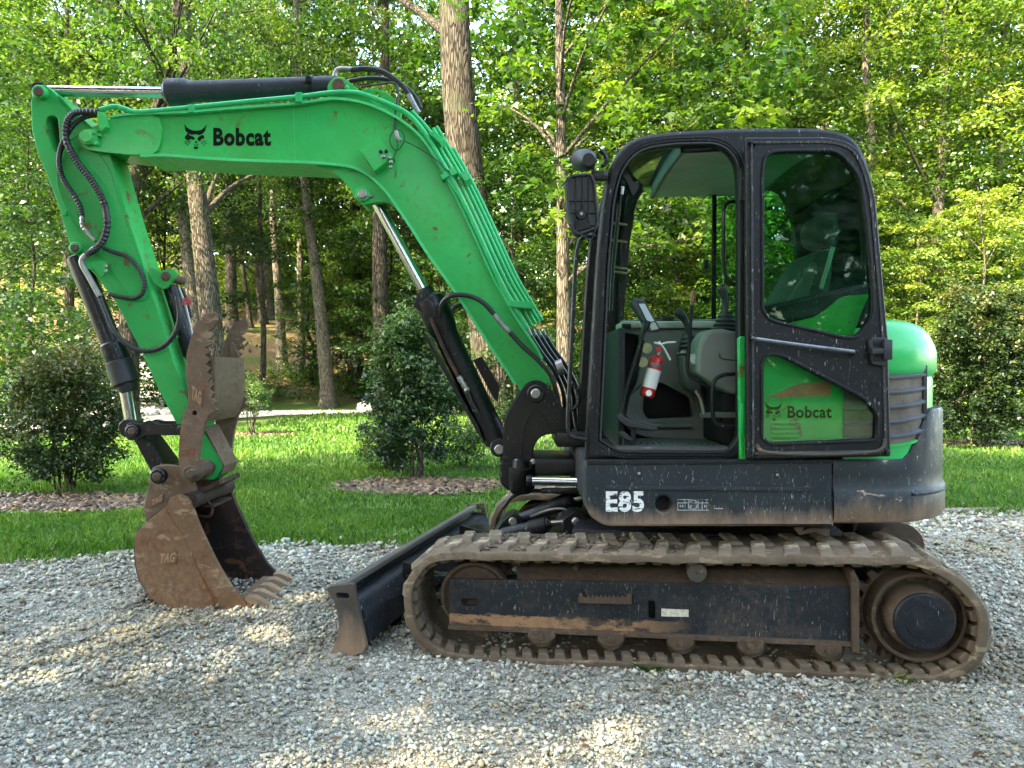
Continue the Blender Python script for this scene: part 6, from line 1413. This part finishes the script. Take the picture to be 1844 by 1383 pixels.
# seat
SEATM = simple('seat_fabric', (.045, .047, .045), .85, 0, .2, 60, .2)
seat = E('seat', MB().box(1.12, 1.62, 4.02, 4.50, 1.42, 1.54, .05, seg=3), SEATM, cab)
E('seat_base', MB().box(1.15, 1.6, 4.05, 4.45, floor_z, 1.42, .02), DARK, seat)
bkp = rnd(UZ([(1398, 560, .04), (1420, 530), (1466, 452, .04), (1500, 446, .04), (1498, 500), (1480, 575, .04)], 4.1), 0, 4)
E('backrest', MB().plate(bkp, 4.06, 4.50, .05), SEATM, seat)
E('side_bolster', MB().plate(rnd(UZ([(1405, 556, .04), (1424, 534), (1462, 470, .03), (1474, 474, .03), (1450, 560, .04)], 4.05), 0, 4), 4.045, 4.075, .012), simple('seat_fabric_light', (.10, .10, .09), .85, 0, .2, 60), seat)
E('headrest', MB().plate(rnd(UZ([(1464, 404, .06), (1482, 378, .06), (1512, 382, .06), (1517, 415, .06), (1506, 444, .06), (1470, 440, .06)], 4.15), 0, 5), 4.14, 4.40, .05), SEATM, seat)
E('seat_post', tubepx([(1484, 440), (1486, 456)], 4.25, .02, 8, 0), DARK, seat)
E('fold_arm', tubepx([(1500, 445), (1490, 480), (1478, 520)], 4.02, .012, 8, 3), GREYL, seat)
E('rear_shelf', MB().plate(UZ([(1372, 560), (1562, 514), (1562, 600), (1372, 600)], 3.83), 3.83, 3.86, 0), simple('lower_wall_grey', (.075, .085, .082), .6, 0, .1, 8), cab)
# grab handles inside
E('grab_handle', tubepx([(1330, 363), (1312, 365), (1304, 378), (1303, 420), (1304, 480), (1308, 500), (1318, 511), (1330, 512)], 3.84, .010, 8, 5), BLACK, cab)
E('grab_handle', tubepx([(1330, 673), (1300, 676), (1285, 690), (1283, 730), (1286, 756), (1300, 766), (1330, 769)], 3.84, .011, 8, 5), BLACK, cab)
E('tie_rod', tubepx([(1253, 704), (1262, 720), (1268, 745)], 4.0, .010, 8, 3), STEEL, cab)
E('seat_rail', MB().box(X_(1262, 4.05), 1.6, 4.03, 4.08, Z_(752, 4.05), Z_(742, 4.05), .004), GREYP, cab)
# green hinge strip beside the door
E('hinge_strip', MB().plate(UZ([(1330, 610), (1334, 606), (1343, 606), (1343, 827), (1333, 827)], 3.71), 3.70, 3.74, .003), GREEN, cab)
E('hinge_cover', MB().box(X_(1334, 3.69), X_(1342, 3.69), 3.685, 3.70, Z_(780, 3.69), Z_(727, 3.69), .003), GREEN, cab)
E('hinge', MB().cyl(W(1336, 362, 3.71), W(1336, 305, 3.71), .011, 10, .003), BLACKG, cab)
# ------------------------------------------------------------------ door folded back
DY = 3.62
d_out = rnd(UZ([(1343, 247, .01), (1502, 246, .06), (1545, 262, .08), (1566, 308, .08), (1578, 360), (1600, 609), (1605, 822, .01), (1346, 827, .01)], DY), 0, 5)
g_up = rnd(UZ([(1376, 300, .07), (1384, 275, .07), (1508, 273, .06), (1546, 318, .06), (1558, 400), (1569, 514), (1570, 571, .04), (1543, 606, .04), (1518, 604), (1388, 574, .04), (1376, 556)], DY), 0, 6)
g_lo = rnd(UZ([(1375, 656), (1380, 640, .04), (1405, 641, .04), (1560, 722, .05), (1578, 748), (1577, 790, .02), (1386, 797, .03), (1375, 784)], DY), 0, 6)
door = E('door', MB().plate(d_out, DY, DY + .04, .008, ID, [g_up, g_lo]), BLACKG, ang=50)
for g_ in (g_up, g_lo):
    E('window_seal', MB().plate(grow(g_, .016), DY - .009, DY + .004, .004, ID, [grow(g_, .001)]), BLACKG, door)
    E('window_pane', MB().plate(grow(g_, .006), DY + .018, DY + .022, 0), GLASS if g_ is g_up else GLASSC, door)
E('door_rim', MB().plate(grow(d_out, -.024), DY - .007, DY + .003, .003, ID, [grow(d_out, -.034)]), painted('scraped_rim', (.03, .032, .034), .5, scratch=1.6, scratch_col=(.5, .5, .48)), door)
E('door_bar', tubepx([(1356, 606), (1362, 610), (1440, 621), (1544, 634)], DY - .045, .009, 8, 2), simple('worn_bar', (.16, .17, .18), .35, .6, .3, 20), door)
E('bar_end', MB().cyl(W(1357, 606, DY - .05), W(1357, 606, DY), .016, 12, .003), BLACK, door); E('bar_end', MB().cyl(W(1542, 634, DY - .055), W(1542, 634, DY), .012, 12, .003), BLACK, door)
lt = E('latch', MB().plate(rnd(UZ([(1560, 614, .01), (1568, 608, .01), (1592, 608), (1592, 660), (1566, 656, .01)], DY), 0, 3), DY - .022, DY, .004), PLAST, door)
E('latch_block', MB().box(X_(1583, DY), X_(1598, DY), DY - .05, DY - .02, Z_(648, DY), Z_(612, DY), .004), PLAST, lt)
E('latch_lever', MB().box(X_(1562, DY), X_(1590, DY), DY - .045, DY - .02, Z_(638, DY), Z_(628, DY), .004), PLAST, lt)
for py in (618, 645): E('latch_pocket_shade', MB().box(X_(1568, DY), X_(1579, DY), DY - .026, DY - .020, Z_(py + 6, DY), Z_(py - 4, DY), .002), DARK, lt)  # raised black pads standing in for the shade of two recesses
c_ = UZ([(1574, 695)], DY)[0]; E('round_plug', MB().plate(circ(*c_, .023, 24), DY - .003, DY + .002, .001, ID, [circ(*c_, .018, 24)]), BLACK, door)
E('pull_recess', MB().plate(rnd(UZ([(1480, 630), (1512, 634), (1510, 644), (1484, 644)], DY), .01, 3), DY - .0025, DY, .001), BLACK, door)
E('bottom_seal', tubepx([(1362, 800), (1372, 812), (1400, 816), (1480, 818), (1560, 815), (1588, 808), (1594, 790)], DY - .006, .009, 8, 5), painted('worn_rubber', (.06, .055, .045), .7, wear=.4), door)
# ------------------------------------------------------------------ outside fittings on the cab front
E('grab_rail', tubepx([(1072, 426), (1052, 427), (1042, 440), (1036, 480), (1030, 600), (1024, 720), (1023, 770), (1030, 786), (1056, 792)], 3.72, .011, 10, 5), BLACK, cab)
mrp = rnd(UZ([(1017, 322, .03), (1026, 315, .02), (1066, 311, .03), (1073, 330), (1080, 405, .03), (1078, 412, .02), (1040, 426, .03), (1030, 418, .02), (1020, 380)], 3.62), 0, 4)
mr = E('mirror', MB().plate(mrp, 3.62, 3.68, .012), PLAST, cab)
E('mirror_back', MB().plate(grow(mrp, -.002), 3.606, 3.622, .004, ID, [grow(mrp, -.014)]), PLAST, mr)
mb = MB()
for x in (1037, 1049, 1060): mb.box(X_(x, 3.61) - .0025, X_(x, 3.61) + .0025, 3.610, 3.622, Z_(415 if x < 1060 else 408, 3.61), Z_(319, 3.61))
for y in (361, 383, 405): mb.box(X_(1024, 3.61), X_(1074, 3.61), 3.6115, 3.6225, Z_(y, 3.61) - .0025, Z_(y, 3.61) + .0025)
E('stiffening_rib', mb, BLACKG, mr)
c_ = W(1047, 385, 3.60); E('mirror_boss', MB().lathe(c_, c_ + Vector((0, .03, 0)), [(0, .012), (0, .024), (.4, .028), (1, .03)], 20), BLACKG, mr); E('boss_bolt', MB().cyl(c_ + Vector((0, -.006, 0)), c_, .008, 10), STEEL, mr)
E('boss_web', MB().plate(UZ([(1042, 390), (1052, 390), (1064, 410), (1036, 417)], 3.61), 3.608, 3.62, .002), BLACKG, mr)
E('mirror_arm', MB().box(X_(1064, 3.72), X_(1094, 3.72), 3.71, 3.75, Z_(324, 3.72), Z_(308, 3.72), .006), BLACK, cab)
wl = E('work_lamp', MB().lathe(W(1048, 289, 3.86), W(1060, 287, 3.68), [(0, .045), (.05, .058), (.45, .056), (.9, .045), (1, .03)], 22), PLAST, cab)
E('lamp_lens', MB().cyl(W(1047.5, 289, 3.872), W(1048, 289, 3.86), .050, 20), GLASSC, wl)
E('lamp_bracket', tubepx([(1068, 290), (1068, 300), (1070, 310)], 3.74, .010, 8, 0), BLACK, wl)
E('cab_hook', tubepx([(1082, 270), (1090, 280), (1092, 290), (1086, 298), (1082, 298)], 3.76, .011, 8, 5), BLACK, cab)
E('roof_cap', MB().cyl(W(1545, 252, 4.3), W(1549, 249, 4.3), .015, 8), PLAST, cab)

# ------------------------------------------------------------------ loose things in the cab
fe = empty('fire_extinguisher', W(1163, 712, 4.03), 'red fire extinguisher with white label, leaning in the open cab doorway', 'fire extinguisher')
FO = Vector(fe.location)
def FEx(name, mb, mat, par=fe): return link(name, mb.mesh(name, off=FO), mat, par)
p0, p1 = W(1164, 715, 4.03), W(1185, 640, 4.03); ax_ = (p1 - p0)
FEx('cylinder', MB().lathe(p0, p1, [(0, .025), (.02, .036), (.05, .039), (.86, .039), (.95, .030), (1, .016)], 28), RED)
FEx('paper_label', MB().lathe(p0 + ax_ * .22, p0 + ax_ * .66, [(0, .0385), (0, .0396), (1, .0396), (1, .0385)], 28), painted('stained_label', (.55, .55, .52), .5, (.3, .1, .1), .3, wear=.25, wearcol=(.35, .12, .12)))
FEx('round_label', MB().lathe(p0 + ax_ * .10 + Vector((0, -.0385, 0)), p0 + ax_ * .10 + Vector((0, -.0402, 0)), [(0, .017), (1, .017)], 16), WHITE)
FEx('strap', MB().lathe(p0 + ax_ * .72, p0 + ax_ * .80, [(0, .040), (0, .041), (1, .041), (1, .040)], 28), simple('strap', (.10, .09, .09), .5))
FEx('valve', MB().cyl(p1, p1 + ax_.normalized() * .03, .014, 14, .003), STEEL)
FEx('gauge', MB().cyl(W(1186, 629, 3.98), W(1186, 629, 4.02), .014, 14, .002), RED)
FEx('handle', MB().tube([W(1178, 617, 4.03), W(1190, 620, 4.03), W(1200, 617, 4.03), W(1217, 616, 4.03)], .006, 8), simple('pale_handle', (.5, .52, .48), .4))
FEx('squeeze_lever', MB().tube([W(1186, 615, 4.03), W(1196, 628, 4.03), W(1207, 648, 4.03)], .006, 8), bpy.data.materials['pale_handle'])
m, nt, b, out = new_mat('floor_mat_rubber')
wv = N(nt, 'ShaderNodeTexWave', wave_type='RINGS', rings_direction='Z'); wv.inputs['Scale'].default_value = 9; wv.inputs['Distortion'].default_value = 3; wv.inputs['Detail'].default_value = 3
nt.links.new(coords(nt), wv.inputs['Vector'])
nt.links.new(ramp(nt, wv.outputs[0], [(.45, (.03, .038, .036)), (.62, (.17, .19, .17))]), b.inputs['Base Color']); b.inputs['Roughness'].default_value = .7; bump(nt, b, wv.outputs[0], .6, .01)
mt = link('floor_mat', MB().box(-.38, .38, -.33, .33, 0, .010, .004).mesh('floor_mat'), m); mt.location = (.97, 4.16, floor_z - .0118)
tag(mt, 'dusty ribbed rubber mat on the cab floor', 'mat')
